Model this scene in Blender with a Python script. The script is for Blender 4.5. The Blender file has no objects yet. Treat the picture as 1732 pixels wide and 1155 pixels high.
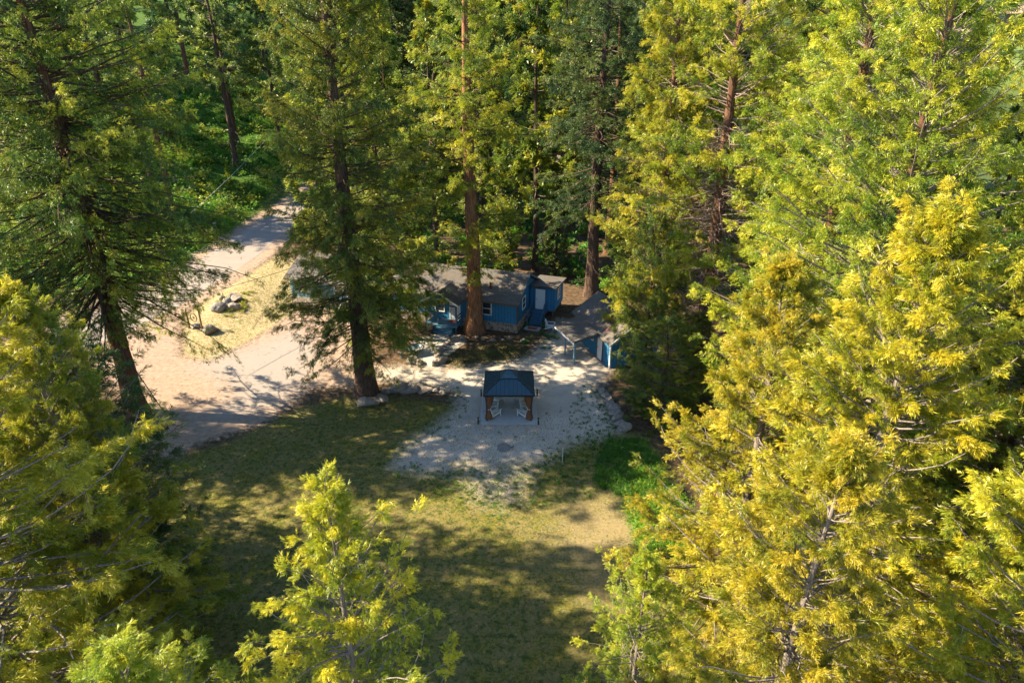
import bpy, bmesh, math, random
import numpy as np
from mathutils import Vector, Matrix
R = math.radians
sc = bpy.context.scene
# ------------------------------------------------------------------ camera, sky, sun, exposure
PITCH, CAMH, FPX = 25.5, 27.0, 1155.0
cam = bpy.data.cameras.new('camera'); cam_o = bpy.data.objects.new('camera', cam)
sc.collection.objects.link(cam_o)
cam_o.location = (0, 0, CAMH); cam_o.rotation_euler = (R(90 - PITCH), 0, 0)
cam.sensor_width = 36; cam.lens = 36 * FPX / 1732.0
cam.clip_start = .1; cam.clip_end = 5000
sc.camera = cam_o
SUN_EL, SUN_AZ = 35.0, 275.0            # azimuth clockwise from +Y
w = bpy.data.worlds.new('World'); sc.world = w; w.use_nodes = True
nt = w.node_tree; nt.nodes.clear()
sky = nt.nodes.new('ShaderNodeTexSky'); sky.sky_type = 'NISHITA'; sky.sun_disc = False
sky.sun_elevation = R(SUN_EL); sky.sun_rotation = R(SUN_AZ); sky.altitude = 1200; sky.ozone_density = 4.0; sky.dust_density = .4; sky.air_density = 1.3
bg = nt.nodes.new('ShaderNodeBackground'); bg.inputs[1].default_value = .092
wo = nt.nodes.new('ShaderNodeOutputWorld')
nt.links.new(sky.outputs[0], bg.inputs[0]); nt.links.new(bg.outputs[0], wo.inputs[0])
sun = bpy.data.lights.new('sun', 'SUN'); sun.energy = 5.0; sun.angle = R(.5); sun.color = (1, .83, .58)
sun_o = bpy.data.objects.new('sun', sun); sc.collection.objects.link(sun_o)
sd = Vector((math.sin(R(SUN_AZ)) * math.cos(R(SUN_EL)), math.cos(R(SUN_AZ)) * math.cos(R(SUN_EL)), math.sin(R(SUN_EL))))
sun_o.rotation_euler = sd.to_track_quat('Z', 'Y').to_euler(); sun_o.location = (0, 0, 80)
sc.view_settings.view_transform = 'Standard'; sc.view_settings.look = 'None'
sc.view_settings.exposure = 1.98; sc.view_settings.gamma = 1; sc.view_settings.use_curve_mapping = False
try:
    sc.cycles.max_bounces = 5; sc.cycles.diffuse_bounces = 3; sc.cycles.transmission_bounces = 3
    sc.cycles.caustics_reflective = False; sc.cycles.caustics_refractive = False
except Exception: pass
COL = sc.collection

# ------------------------------------------------------------------ helpers
CP, SP = math.cos(R(PITCH)), math.sin(R(PITCH))
def G(px, py, z=0.0):
    """world point at height z seen at a place of the survey photo (used to measure the site)"""
    u = (px - 866) / FPX; v = (577.5 - py) / FPX
    dy = CP + v * SP; dz = -SP + v * CP
    t = (z - CAMH) / dz
    return (u * t, dy * t, z)
def tag(o, label=None, cat=None, group=None, kind=None):
    if label: o['label'] = label
    if cat: o['category'] = cat
    if group: o['group'] = group
    if kind: o['kind'] = kind
    return o
def empty(name, loc=(0, 0, 0), rz=0.0, scale=None):
    o = bpy.data.objects.new(name, None); COL.objects.link(o)
    o.location = loc; o.rotation_euler = (0, 0, rz); o.empty_display_size = .3
    if scale: o.scale = scale
    return o
def link(name, me, parent=None, loc=None, mat=None):
    o = bpy.data.objects.new(name, me); COL.objects.link(o)
    if parent: o.parent = parent
    if loc: o.location = loc
    if mat and not me.materials: me.materials.append(mat)
    return o
def copy_tree(o, parent=None):
    c = o.copy(); COL.objects.link(c); c.parent = parent
    for ch in o.children: copy_tree(ch, c)
    return c
def np_mesh(name, verts, faces, attrs=None, smooth=False):
    """faces (n,k) int array, all the same size"""
    me = bpy.data.meshes.new(name)
    verts = np.ascontiguousarray(verts, np.float32); faces = np.ascontiguousarray(faces, np.int32)
    n, k = faces.shape
    me.vertices.add(len(verts)); me.vertices.foreach_set('co', verts.ravel())
    me.loops.add(n * k); me.loops.foreach_set('vertex_index', faces.ravel())
    me.polygons.add(n); me.polygons.foreach_set('loop_start', np.arange(0, n * k, k, dtype=np.int32))
    if smooth: me.polygons.foreach_set('use_smooth', np.ones(n, bool))
    me.update(calc_edges=True)
    for an, (typ, arr) in (attrs or {}).items():
        a = me.attributes.new(an, typ, 'POINT')
        a.data.foreach_set('value' if typ == 'FLOAT' else ('vector' if typ == 'FLOAT_VECTOR' else 'color'), np.ascontiguousarray(arr, np.float32).ravel())
    return me
class MB:
    """collects simple solids, links them as one mesh object"""
    def __init__(s): s.bm = bmesh.new()
    def box(s, x0, x1, y0, y1, z0, z1, m=None):
        vs = [s.bm.verts.new(v) for v in ((x0,y0,z0),(x1,y0,z0),(x1,y1,z0),(x0,y1,z0),(x0,y0,z1),(x1,y0,z1),(x1,y1,z1),(x0,y1,z1))]
        if m is not None:
            for v in vs: v.co = m @ v.co
        for f in ((0,3,2,1),(4,5,6,7),(0,1,5,4),(1,2,6,5),(2,3,7,6),(3,0,4,7)): s.bm.faces.new([vs[i] for i in f])
        return s
    def bar(s, a, b, w, h=None):
        a = Vector(a); b = Vector(b); h = h or w; d = b - a; L = d.length
        q = d.to_track_quat('X', 'Z').to_matrix().to_4x4()
        return s.box(0, L, -w / 2, w / 2, -h / 2, h / 2, Matrix.Translation(a) @ q)
    def tube(s, pts, rads, n=8, cap=True):
        pts = [Vector(p) for p in pts]
        if not hasattr(rads, '__len__'): rads = [rads] * len(pts)
        rings = []
        for i, p in enumerate(pts):
            d = (pts[min(i + 1, len(pts) - 1)] - pts[max(i - 1, 0)]).normalized()
            u = d.orthogonal().normalized() if i == 0 else (u - d * u.dot(d)).normalized()
            v = d.cross(u)
            rings.append([s.bm.verts.new(p + (u * math.cos(2*math.pi*k/n) + v * math.sin(2*math.pi*k/n)) * rads[i]) for k in range(n)])
        for a, b in zip(rings, rings[1:]):
            for k in range(n): s.bm.faces.new((a[k], a[(k+1) % n], b[(k+1) % n], b[k]))
        if cap: s.bm.faces.new(rings[0][::-1]); s.bm.faces.new(rings[-1])
        return s
    def poly(s, pts, th=None):
        """polygon, with a thickness downwards along its normal when th is given"""
        pts = [Vector(p) for p in pts]
        if not th:
            s.bm.faces.new([s.bm.verts.new(p) for p in pts]); return s
        n = (pts[1] - pts[0]).cross(pts[2] - pts[0]).normalized()
        A = [s.bm.verts.new(p) for p in pts]; B = [s.bm.verts.new(p - n * th) for p in pts]
        s.bm.faces.new(A); s.bm.faces.new(B[::-1]); k = len(A)
        for i in range(k): s.bm.faces.new((A[i], B[i], B[(i+1) % k], A[(i+1) % k]))
        return s
    def build(s, name, mat, parent=None, loc=None, bevel=0, smooth=False):
        bmesh.ops.recalc_face_normals(s.bm, faces=s.bm.faces)
        me = bpy.data.meshes.new(name); s.bm.to_mesh(me); s.bm.free()
        me.materials.append(mat)
        if smooth:
            for p in me.polygons: p.use_smooth = True
        o = link(name, me, parent, loc)
        if bevel:
            b = o.modifiers.new('bevel', 'BEVEL'); b.width = bevel; b.segments = 1; b.limit_method = 'ANGLE'
        return o
# ------------------------------------------------------------------ materials
class NT:
    def __init__(s, name):
        s.m = bpy.data.materials.new(name); s.m.use_nodes = True; s.t = s.m.node_tree; s.t.nodes.clear()
        s.out = s.n('OutputMaterial')
    def n(s, t, **kw):
        x = s.t.nodes.new('ShaderNode' + t)
        for k, v in kw.items(): setattr(x, k, v)
        return x
    def l(s, a, b): s.t.links.new(a, b)
    def val(s, sock, v):
        if hasattr(v, 'is_output') or hasattr(v, 'links'): s.l(v, sock)
        else: sock.default_value = v
    def coord(s, which='Object', scale=None):
        c = s.n('TexCoord').outputs[which]
        if scale:
            mp = s.n('Mapping'); s.l(c, mp.inputs[0]); mp.inputs['Scale'].default_value = scale; c = mp.outputs[0]
        return c
    def noise(s, vec, scale, detail=4, rough=.55, dist=0):
        x = s.n('TexNoise'); s.l(vec, x.inputs['Vector']); x.inputs['Scale'].default_value = scale
        x.inputs['Detail'].default_value = detail; x.inputs['Roughness'].default_value = rough; x.inputs['Distortion'].default_value = dist
        return x.outputs[0]
    def ramp(s, fac, stops):
        r = s.n('ValToRGB'); s.val(r.inputs[0], fac); e = r.color_ramp.elements
        while len(e) < len(stops): e.new(.5)
        for i, (p, c) in enumerate(stops):
            e[i].position = p; e[i].color = (c, c, c, 1) if not hasattr(c, '__len__') else (*c, 1)
        return r.outputs[0]
    def mix(s, f, a, b):
        m = s.n('Mix', data_type='RGBA'); s.val(m.inputs[0], f)
        s.val(m.inputs[6], a if not (hasattr(a, '__len__') and len(a) == 3) else (*a, 1))
        s.val(m.inputs[7], b if not (hasattr(b, '__len__') and len(b) == 3) else (*b, 1))
        return m.outputs[2]
    def math(s, op, a, b=0.0, c=None, clamp=False):
        m = s.n('Math', operation=op, use_clamp=clamp); s.val(m.inputs[0], a); s.val(m.inputs[1], b)
        if c is not None: s.val(m.inputs[2], c)
        return m.outputs[0]
    def bump(s, h, strength=.4, dist=.05):
        b = s.n('Bump'); b.inputs['Strength'].default_value = strength; b.inputs['Distance'].default_value = dist
        s.l(h, b.inputs['Height']); return b.outputs[0]
    def bsdf(s, col, rough=.8, normal=None, spec=.3, metal=0):
        p = s.n('BsdfPrincipled'); s.val(p.inputs['Base Color'], col if not (hasattr(col, '__len__') and len(col) == 3) else (*col, 1))
        s.val(p.inputs['Roughness'], rough); p.inputs['Specular IOR Level'].default_value = spec; p.inputs['Metallic'].default_value = metal
        if normal is not None: s.l(normal, p.inputs['Normal'])
        s.l(p.outputs[0], s.out.inputs[0]); return s.m
def plain(name, col, rough=.7, var=.15, scale=6, metal=0, spec=.3, bump=0):
    t = NT(name); c = t.coord(); n = t.noise(c, scale)
    a = tuple(x * (1 - var) for x in col); b = tuple(min(1, x * (1 + var)) for x in col)
    nm = t.bump(n, bump, .03) if bump else None
    return t.bsdf(t.mix(n, a, b), rough, nm, spec, metal)
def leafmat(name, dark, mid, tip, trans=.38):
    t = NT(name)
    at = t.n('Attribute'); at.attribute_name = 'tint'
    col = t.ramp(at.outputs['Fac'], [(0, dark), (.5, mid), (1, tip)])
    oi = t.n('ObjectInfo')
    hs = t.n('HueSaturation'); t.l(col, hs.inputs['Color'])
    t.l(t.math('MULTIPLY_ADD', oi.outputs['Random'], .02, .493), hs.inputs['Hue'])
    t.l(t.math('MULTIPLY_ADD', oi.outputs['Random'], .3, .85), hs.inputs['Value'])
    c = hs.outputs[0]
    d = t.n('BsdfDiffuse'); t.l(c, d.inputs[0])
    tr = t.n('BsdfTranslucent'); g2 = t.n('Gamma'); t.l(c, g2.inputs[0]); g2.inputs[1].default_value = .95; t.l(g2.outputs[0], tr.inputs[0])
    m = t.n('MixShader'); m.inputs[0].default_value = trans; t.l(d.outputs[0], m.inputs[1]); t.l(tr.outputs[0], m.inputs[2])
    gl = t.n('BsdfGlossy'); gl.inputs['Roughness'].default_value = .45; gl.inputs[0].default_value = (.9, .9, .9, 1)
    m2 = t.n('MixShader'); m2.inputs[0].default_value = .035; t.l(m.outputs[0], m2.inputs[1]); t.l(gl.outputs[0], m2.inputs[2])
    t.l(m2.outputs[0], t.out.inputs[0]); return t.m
def barkmat(name, a, b, scale=1.0):
    t = NT(name); c = t.coord('Object', (7 * scale, 7 * scale, .9 * scale)); n = t.noise(c, 1.5, 5, .6, .4)
    c2 = t.coord('Object', (1, 1, .4)); n2 = t.noise(c2, 1.1, 3)
    col = t.mix(t.ramp(n, [(.33, 0), (.62, 1)]), a, b)
    col = t.mix(t.ramp(n2, [(.4, 0), (.7, .55)]), col, tuple((x + y) * .42 for x, y in zip(a, b)))
    return t.bsdf(col, .9, t.bump(n, .9, .08), .1)
M = {}
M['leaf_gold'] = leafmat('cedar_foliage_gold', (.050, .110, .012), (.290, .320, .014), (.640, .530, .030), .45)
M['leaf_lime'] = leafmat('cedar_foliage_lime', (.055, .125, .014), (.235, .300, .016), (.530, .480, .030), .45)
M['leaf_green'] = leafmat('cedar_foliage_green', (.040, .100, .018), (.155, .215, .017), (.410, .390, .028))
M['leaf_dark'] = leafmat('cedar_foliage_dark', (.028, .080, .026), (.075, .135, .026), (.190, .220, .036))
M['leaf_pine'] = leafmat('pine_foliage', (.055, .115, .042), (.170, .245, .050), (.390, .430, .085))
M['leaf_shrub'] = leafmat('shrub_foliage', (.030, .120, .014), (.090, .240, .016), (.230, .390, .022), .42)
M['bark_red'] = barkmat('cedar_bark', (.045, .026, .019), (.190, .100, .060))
M['bark_sunlit'] = barkmat('sunlit_cedar_bark', (.085, .042, .024), (.36, .18, .095))  # sunlight on the giant cedar trunk is put into this brighter bark
M['bark_grey'] = barkmat('branch_bark', (.12, .10, .085), (.34, .29, .25), 2)
M['bark_dark'] = barkmat('dark_bark', (.035, .024, .019), (.13, .085, .062))
M['bark_dead'] = barkmat('dead_twig_bark', (.14, .095, .085), (.36, .27, .24), 2)
# ------------------------------------------------------------------ terrain
def ss(a, b, x):
    t = np.clip((np.asarray(x, float) - a) / (b - a), 0, 1); return t * t * (3 - 2 * t)
def terr(x, y):
    x = np.asarray(x, float); y = np.asarray(y, float)
    z = 34 * ss(155, 390, y) + np.clip(y - 390, 0, None) * .16
    z = z + 19 * ss(98, 185, y) * (1 - ss(-28, 12, x))
    z = z + 7 * ss(-44, -75, x) * ss(60, 100, y)
    z = z + 1.2 * (1 - ss(-44, -39.5, x)) * ss(55, 70, y)
    far = ss(95, 140, y) + ss(45, 80, np.abs(x)); far = np.clip(far, 0, 1)
    z = z + far * (1.1 * np.sin(x * .083 + 1.3) * np.cos(y * .071) + .5 * np.sin(x * .21 + y * .17))
    z = z + .10 * np.sin(x * .35 + 1) * np.cos(y * .29) * (1 - ss(50, 54, y))* ss(30,44,np.abs(y-44)+30)*0
    # low mound by the sign between road and drive
    z = z + .55 * np.exp(-(((x + 28.5) / 3.5) ** 2 + ((y - 66) / 5.5) ** 2))
    return z
def sdpoly(P, X, Y):
    """signed distance (positive inside) to polygon P"""
    P = np.asarray(P, float); n = len(P); d = np.full(X.shape, 1e9); ins = np.zeros(X.shape, bool)
    for i in range(n):
        ax, ay = P[i]; bx, by = P[(i + 1) % n]
        ex, ey = bx - ax, by - ay; L = ex * ex + ey * ey + 1e-9
        t = np.clip(((X - ax) * ex + (Y - ay) * ey) / L, 0, 1)
        d = np.minimum(d, np.hypot(X - ax - t * ex, Y - ay - t * ey))
        c = ((ay > Y) != (by > Y)) & (X < ex * (Y - ay) / (ey + (1e-12 if ey == 0 else 0)) + ax)
        ins ^= c
    return np.where(ins, d, -d)
def PX(*pts): return [G(a, b)[:2] for a, b in pts]
YARD = PX((662,790),(690,752),(735,722),(775,690),(770,662),(700,648),(640,642),(640,622),(700,620),(760,624),(860,612),(900,600),(935,565),(948,540),(985,552),(1000,592),(1030,622),(1012,655),(1035,700),(1045,728),(1010,742),(960,752),(930,775),(900,800),(885,850),(850,862),(800,848),(770,812),(720,800))
DRIVE = PX((120,556),(235,538),(300,545),(305,600),(352,612),(420,580),(500,528),(560,520),(600,530),(612,600),(640,622),(642,642),(600,655),(520,655),(450,715),(330,752),(290,775),(245,760),(238,690),(180,640),(110,600))
GREY = PX((330,620),(420,590),(495,560),(540,590),(520,640),(480,680),(420,700),(350,715),(330,710),(400,670),(390,650))
DRY = PX((310,604),(316,538),(400,476),(470,432),(500,440),(500,530),(420,580),(352,612))
LAWN = [(-22, -5), (9, -5), (10.5, 30), (9.5, 41), (2, 44), (-12, 47), (-16, 45), (-20, 40), (-24, 38), (-26, 20)]
TAN = PX((960,850),(1060,840),(1090,900),(1070,970),(1010,990),(940,930))
PATH = PX((690,612),(700,575),(760,560),(790,575),(760,600),(745,625))
MEADOW = [(150, 225), (330, 225), (330, 360), (170, 360)]
ROADC = [(-58, 8), (-55, 25), (-48, 42), (-41.5, 55), (-37.3, 66), (-35.5, 76), (-34.6, 86), (-33.6, 98), (-30, 112), (-22, 126), (-8, 137), (10, 143), (32, 146), (70, 147)]
def axis(a, b, step, lo, hi, grow=1.13):
    v = list(np.arange(a, b + 1e-6, step)); s = step; x = v[-1]
    while x < hi: s *= grow; x += s; v.append(x)
    s = step; x = v[0]; pre = []
    while x > lo: s *= grow; x -= s; pre.append(x)
    return np.array(pre[::-1] + v)
def catmull(P, n=10):
    P = np.array(P, float); out = []
    for i in range(len(P) - 1):
        p0 = P[max(i-1, 0)]; p1 = P[i]; p2 = P[i+1]; p3 = P[min(i+2, len(P)-1)]
        for t in np.linspace(0, 1, n, endpoint=False):
            out.append(.5 * ((2*p1) + (-p0+p2)*t + (2*p0-5*p1+4*p2-p3)*t*t + (-p0+3*p1-3*p2+p3)*t**3))
    out.append(P[-1]); return np.array(out)
RC = catmull(ROADC)
def road_dist(X, Y):
    d = np.full(np.shape(X), 1e9)
    for a, b in zip(RC, RC[1:]):
        e = b - a; L = e @ e + 1e-9
        t = np.clip(((X - a[0]) * e[0] + (Y - a[1]) * e[1]) / L, 0, 1)
        d = np.minimum(d, np.hypot(X - a[0] - t * e[0], Y - a[1] - t * e[1]))
    return d
def ground_mat():
    t = NT('ground_material'); c = t.coord('Object')
    A = t.n('Attribute'); A.attribute_name = 'mask_a'; B = t.n('Attribute'); B.attribute_name = 'mask_b'
    sa = t.n('SeparateColor'); t.l(A.outputs['Color'], sa.inputs[0]); sb = t.n('SeparateColor'); t.l(B.outputs['Color'], sb.inputs[0])
    n1 = t.noise(c, .55, 5, .62); n2 = t.noise(c, 2.6, 5, .65); n3 = t.noise(c, 6.5, 6, .72); n4 = t.noise(c, 28, 4, .75); n6 = t.noise(c, 3.2, 6, .75, .6); n5 = t.noise(c, .16, 3)
    def edge(mask, amp=.9, sharp=6):
        s_ = t.math('ADD', t.math('MULTIPLY', t.math('SUBTRACT', n2, .5), amp), t.math('MULTIPLY', t.math('SUBTRACT', n3, .5), amp * .9))
        v = t.math('ADD', mask, s_)
        return t.math('MULTIPLY_ADD', t.math('SUBTRACT', v, .5), sharp, .5, clamp=True)
    litter = t.mix(t.ramp(n2, [(.35, 0), (.65, 1)]), (.045, .032, .020), (.135, .090, .055))
    litter = t.mix(t.ramp(n3, [(.55, 0), (.72, .5)]), litter, (.22, .17, .11))
    under = t.mix(t.ramp(n3, [(.3, 0), (.7, 1)]), (.018, .050, .010), (.075, .150, .016))
    lawn = t.mix(t.ramp(n3, [(.3, 0), (.7, 1)]), (.045, .066, .012), (.245, .200, .042))
    lawn = t.mix(t.ramp(n1, [(.38, .0), (.62, .65)]), lawn, t.mix(n4, (.15, .115, .045), (.27, .21, .10)))
    lawn = t.mix(t.ramp(n2, [(.50, 0), (.60, .75)]), lawn, (.038, .070, .014))
    lawn = t.mix(t.ramp(n6, [(.54, 0), (.62, .8)]), lawn, (.030, .055, .012))
    lawn = t.mix(t.ramp(n6, [(.36, .7), (.43, 0)]), lawn, (.26, .20, .10))
    dry = t.mix(n3, (.30, .23, .12), (.48, .39, .24))
    dry = t.mix(t.ramp(n2, [(.48, 0), (.6, .8)]), dry, (.15, .18, .045)); dry = t.mix(t.ramp(n6, [(.52, 0), (.62, .75)]), dry, (.22, .15, .09))
    dirt = t.mix(t.ramp(n2, [(.3, 0), (.7, 1)]), (.25, .17, .122), (.375, .285, .215))
    dirt = t.mix(t.ramp(n6, [(.54, 0), (.64, .6)]), dirt, (.22, .155, .11)); dirt = t.mix(t.ramp(n4, [(.55, 0), (.7, .6)]), dirt, (.17, .13, .10))
    mp = t.n('Mapping'); t.l(c, mp.inputs[0]); mp.inputs['Rotation'].default_value = (0, 0, R(-38)); mp.inputs['Scale'].default_value = (.12, 1.5, 1)
    n7 = t.noise(mp.outputs[0], 1.3, 4, .6); dirt = t.mix(t.ramp(n7, [(.48, 0), (.66, .5)]), dirt, (.20, .165, .14))
    grey = t.mix(n4, (.20, .18, .17), (.34, .315, .29))
    tan = t.mix(n3, (.22, .17, .09), (.38, .29, .17))
    sand = t.mix(t.ramp(n1, [(.3, 0), (.7, 1)]), (.38, .33, .27), (.48, .425, .355))
    sand = t.mix(t.ramp(n6, [(.54, 0), (.66, .4)]), sand, (.30, .255, .20)); sand = t.mix(t.ramp(n4, [(.5, 0), (.8, .2)]), sand, (.30, .25, .20))
    col = t.mix(edge(sb.outputs[2], 1.2, 3), litter, under)
    col = t.mix(edge(sb.outputs[1], .9, 4), col, lawn)
    col = t.mix(edge(sb.outputs[0], .9, 4), col, dry)
    col = t.mix(edge(sa.outputs[1], .8, 3), col, dirt)
    col = t.mix(t.math('MULTIPLY', edge(sa.outputs[2], 1.0, 1.6), .85), col, grey)
    tn = t.n('Attribute'); tn.attribute_name = 'mask_c'; sc_ = t.n('SeparateColor'); t.l(tn.outputs['Color'], sc_.inputs[0])
    col = t.mix(t.math('MULTIPLY', edge(sc_.outputs[0], 1.6, 1.5), .62), col, tan)
    col = t.mix(edge(sa.outputs[0], .75, 1.9), col, sand)
    col = t.mix(edge(sc_.outputs[1], .9, 4), col, t.mix(n3, (.34, .32, .29), (.46, .43, .38)))
    col = t.mix(t.math('MULTIPLY', sc_.outputs[2], .9), col, t.mix(n5, (.10, .16, .035), (.22, .27, .07)))
    h = t.math('ADD', t.math('MULTIPLY', n3, .6), t.math('MULTIPLY', n4, .5))
    return t.bsdf(col, .95, t.bump(h, .55, .06), .1)
M['ground'] = ground_mat()
def build_ground():
    xs = axis(-46, 36, .5, -700, 700); ys = axis(14, 92, .5, -120, 1500, 1.1)
    X, Y = np.meshgrid(xs, ys); Z = terr(X, Y)
    # the ground keeps below the road surface
    rd = road_dist(X, Y)
    V = np.stack([X, Y, Z], -1).reshape(-1, 3)
    m = lambda P, wd: np.clip(.5 + sdpoly(P, X, Y) / wd, 0, 1)
    yard = m(YARD, 3.0)
    weeds = np.clip(.5 + sdpoly(PX((740,770),(900,770),(900,880),(760,860)), X, Y) / 2.0, 0, 1)
    yard = yard * (1 - .42 * weeds)
    drive = np.maximum(m(DRIVE, 3.0), np.clip(.5 + (5.0 - rd) / 3.0, 0, 1))
    A = np.stack([yard, drive, m(GREY, 5.0), np.ones_like(X)], -1)
    green = np.clip(.5 + (-38.5 - X) / 4, 0, 1) * ss(62, 70, Y)
    green = np.maximum(green, .55 * ss(88, 98, Y)); green = np.maximum(green, .8 * np.clip(.5 + sdpoly(PX((1000,790),(1060,745),(1120,760),(1150,860),(1130,960),(1060,880)), X, Y) / 2, 0, 1))
    B = np.stack([m(DRY, 3.0), m(LAWN, 4.0), green, np.ones_like(X)], -1)
    C = np.stack([m(TAN, 6.0), m(PATH, 1.2), m(MEADOW, 20.0), np.ones_like(X)], -1)
    ny, nx = X.shape; i = np.arange(ny - 1)[:, None] * nx + np.arange(nx - 1)[None, :]
    F = np.stack([i, i + 1, i + nx + 1, i + nx], -1).reshape(-1, 4)
    cx = V[F].mean(1); s1 = sdpoly(YARD, cx[:, 0], cx[:, 1]) > 0; s2 = (sdpoly(DRIVE, cx[:, 0], cx[:, 1]) > 0) & ~s1
    for name, sel in (('ground', ~(s1 | s2)), ('gravel_yard', s1), ('driveway', s2)):
        f = F[sel]; u, inv = np.unique(f, return_inverse=True)
        me = np_mesh(name, V[u], inv.reshape(-1, 4), {'mask_a': ('FLOAT_COLOR', A.reshape(-1, 4)[u]), 'mask_b': ('FLOAT_COLOR', B.reshape(-1, 4)[u]), 'mask_c': ('FLOAT_COLOR', C.reshape(-1, 4)[u])}, True)
        tag(link(name, me, mat=M['ground']), kind='structure')
build_ground()
def build_road():
    t = NT('asphalt'); c = t.coord('Object'); n = t.noise(c, .7, 4); n4 = t.noise(c, 30, 3, .7)
    col = t.mix(n, (.235, .20, .172), (.33, .285, .25)); col = t.mix(t.ramp(n4, [(.4, 0), (.7, .5)]), col, (.20, .17, .15))
    mt = t.bsdf(col, .9, t.bump(n4, .3, .02), .15)
    P = RC; d = np.gradient(P, axis=0); d /= np.linalg.norm(d, axis=1)[:, None]; nrm = np.stack([-d[:, 1], d[:, 0]], -1)
    offs = np.linspace(-3.1, 3.1, 9); rng = np.random.default_rng(3)
    w_ = 1 + .03 * np.sin(np.arange(len(P)) * .37)[:, None]
    Q = P[:, None, :] + nrm[:, None, :] * (offs[None, :] * w_)[..., None]
    Z = terr(Q[..., 0], Q[..., 1]) + .014
    V = np.concatenate([Q, Z[..., None]], -1).reshape(-1, 3); k = len(offs)
    i = np.arange(len(P) - 1)[:, None] * k + np.arange(k - 1)[None, :]
    F = np.stack([i, i + 1, i + k + 1, i + k], -1).reshape(-1, 4)[:, ::-1]
    tag(link('road', np_mesh('road', V, F, smooth=True), mat=mt), kind='structure')
build_road()
# ------------------------------------------------------------------ tree machinery
def norm(v): return v / (np.linalg.norm(v, axis=-1, keepdims=True) + 1e-9)
def blades(fingers):
    """spray template: leaf fingers as folded diamonds; fingers = (bx,by,bz, angle, rise, length, width)"""
    V = []
    for bx, by, bz, a, r, L, w_ in fingers:
        d = np.array([math.cos(a) * math.cos(r), math.sin(a) * math.cos(r), math.sin(r)]); s_ = np.array([-math.sin(a), math.cos(a), 0])
        b = np.array([bx, by, bz]); m_ = b + d * L * .45
        V += [b, m_ + s_ * w_ / 2 + np.array([0, 0, w_ * .15]), b + d * L, m_ - s_ * w_ / 2 + np.array([0, 0, w_ * .15])]
    return np.array(V)
def plume(rng, n, L, wd, spread, x1=.55):
    """a feathery tuft: slender fingers round a short axis, the outer ones drooping"""
    V = []
    for k in range(n):
        f_ = k / max(1, n - 1); x = x1 * f_ * rng.uniform(.7, 1.1); ph = k * 2.39996 + rng.uniform(-.5, .5); a = spread * (1 - .55 * f_) * rng.uniform(.6, 1.3)
        d = np.array([math.cos(a), math.sin(a) * math.cos(ph), math.sin(a) * math.sin(ph) * .8]); l_ = L * rng.uniform(.7, 1.25) * (1 - .2 * f_)
        s_ = np.cross(d, np.array([math.sin(ph * 1.7), .3, math.cos(ph * 1.7)])); s_ /= np.linalg.norm(s_) + 1e-6; b_ = np.array([x, 0, 0]); w_ = wd * rng.uniform(.8, 1.3)
        g = np.array([0, 0, -.12 * l_])
        V += [b_, b_ + d * l_ * .45 + s_ * w_ / 2, b_ + d * l_ + g, b_ + d * l_ * .5 - s_ * w_ / 2 + g * .3]
    return np.array(V)
def spray_near(rng): return plume(rng, 10, .60, .056, .75)
def spray_mid(rng): return plume(rng, 6, .64, .098, .85)
def spray_far(rng): return plume(rng, 5, .75, .20, .95, .4)
def put_sprays(rng, P, D, size, kind, tint, flat=.5):
    N = len(P); tpl = [kind(rng) for _ in range(5)]
    up = np.array([0, 0, 1.0]) + rng.normal(0, flat, (N, 3))
    e1 = norm(D); e2 = norm(np.cross(up, e1)); e3 = np.cross(e1, e2)
    T = np.stack(tpl)[rng.integers(0, 5, N)]                        # N,K,3
    V = P[:, None] + size[:, None, None] * (T[..., 0:1] * e1[:, None] + T[..., 1:2] * e2[:, None] + T[..., 2:3] * e3[:, None])
    K = T.shape[1]; ti = np.repeat(tint[:, None], K, 1)
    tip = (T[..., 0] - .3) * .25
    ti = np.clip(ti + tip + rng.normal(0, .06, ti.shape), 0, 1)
    return V.reshape(-1, 3), ti.ravel()
def tubes(curves, radii, k=4):
    """curves (B,S,3), radii (B,S) -> one array of quads"""
    B, S, _ = curves.shape
    d = norm(curves[:, -1] - curves[:, 0]); ref = np.where(np.abs(d[:, 2:3]) > .9, np.array([[1., 0, 0]]), np.array([[0., 0, 1.]]))
    u = norm(np.cross(d, ref)); v = np.cross(d, u)
    a = np.arange(k) * 2 * math.pi / k
    ring = u[:, None, None] * np.cos(a)[None, None, :, None] + v[:, None, None] * np.sin(a)[None, None, :, None]
    V = curves[:, :, None] + ring * radii[:, :, None, None]
    i = (np.arange(B)[:, None, None] * S + np.arange(S - 1)[None, :, None]) * k
    j = np.arange(k)[None, None, :]; j2 = (j + 1) % k
    F = np.stack([i + j, i + j2, i + k + j2, i + k + j], -1).reshape(-1, 4)
    return V.reshape(-1, 3), F
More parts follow.
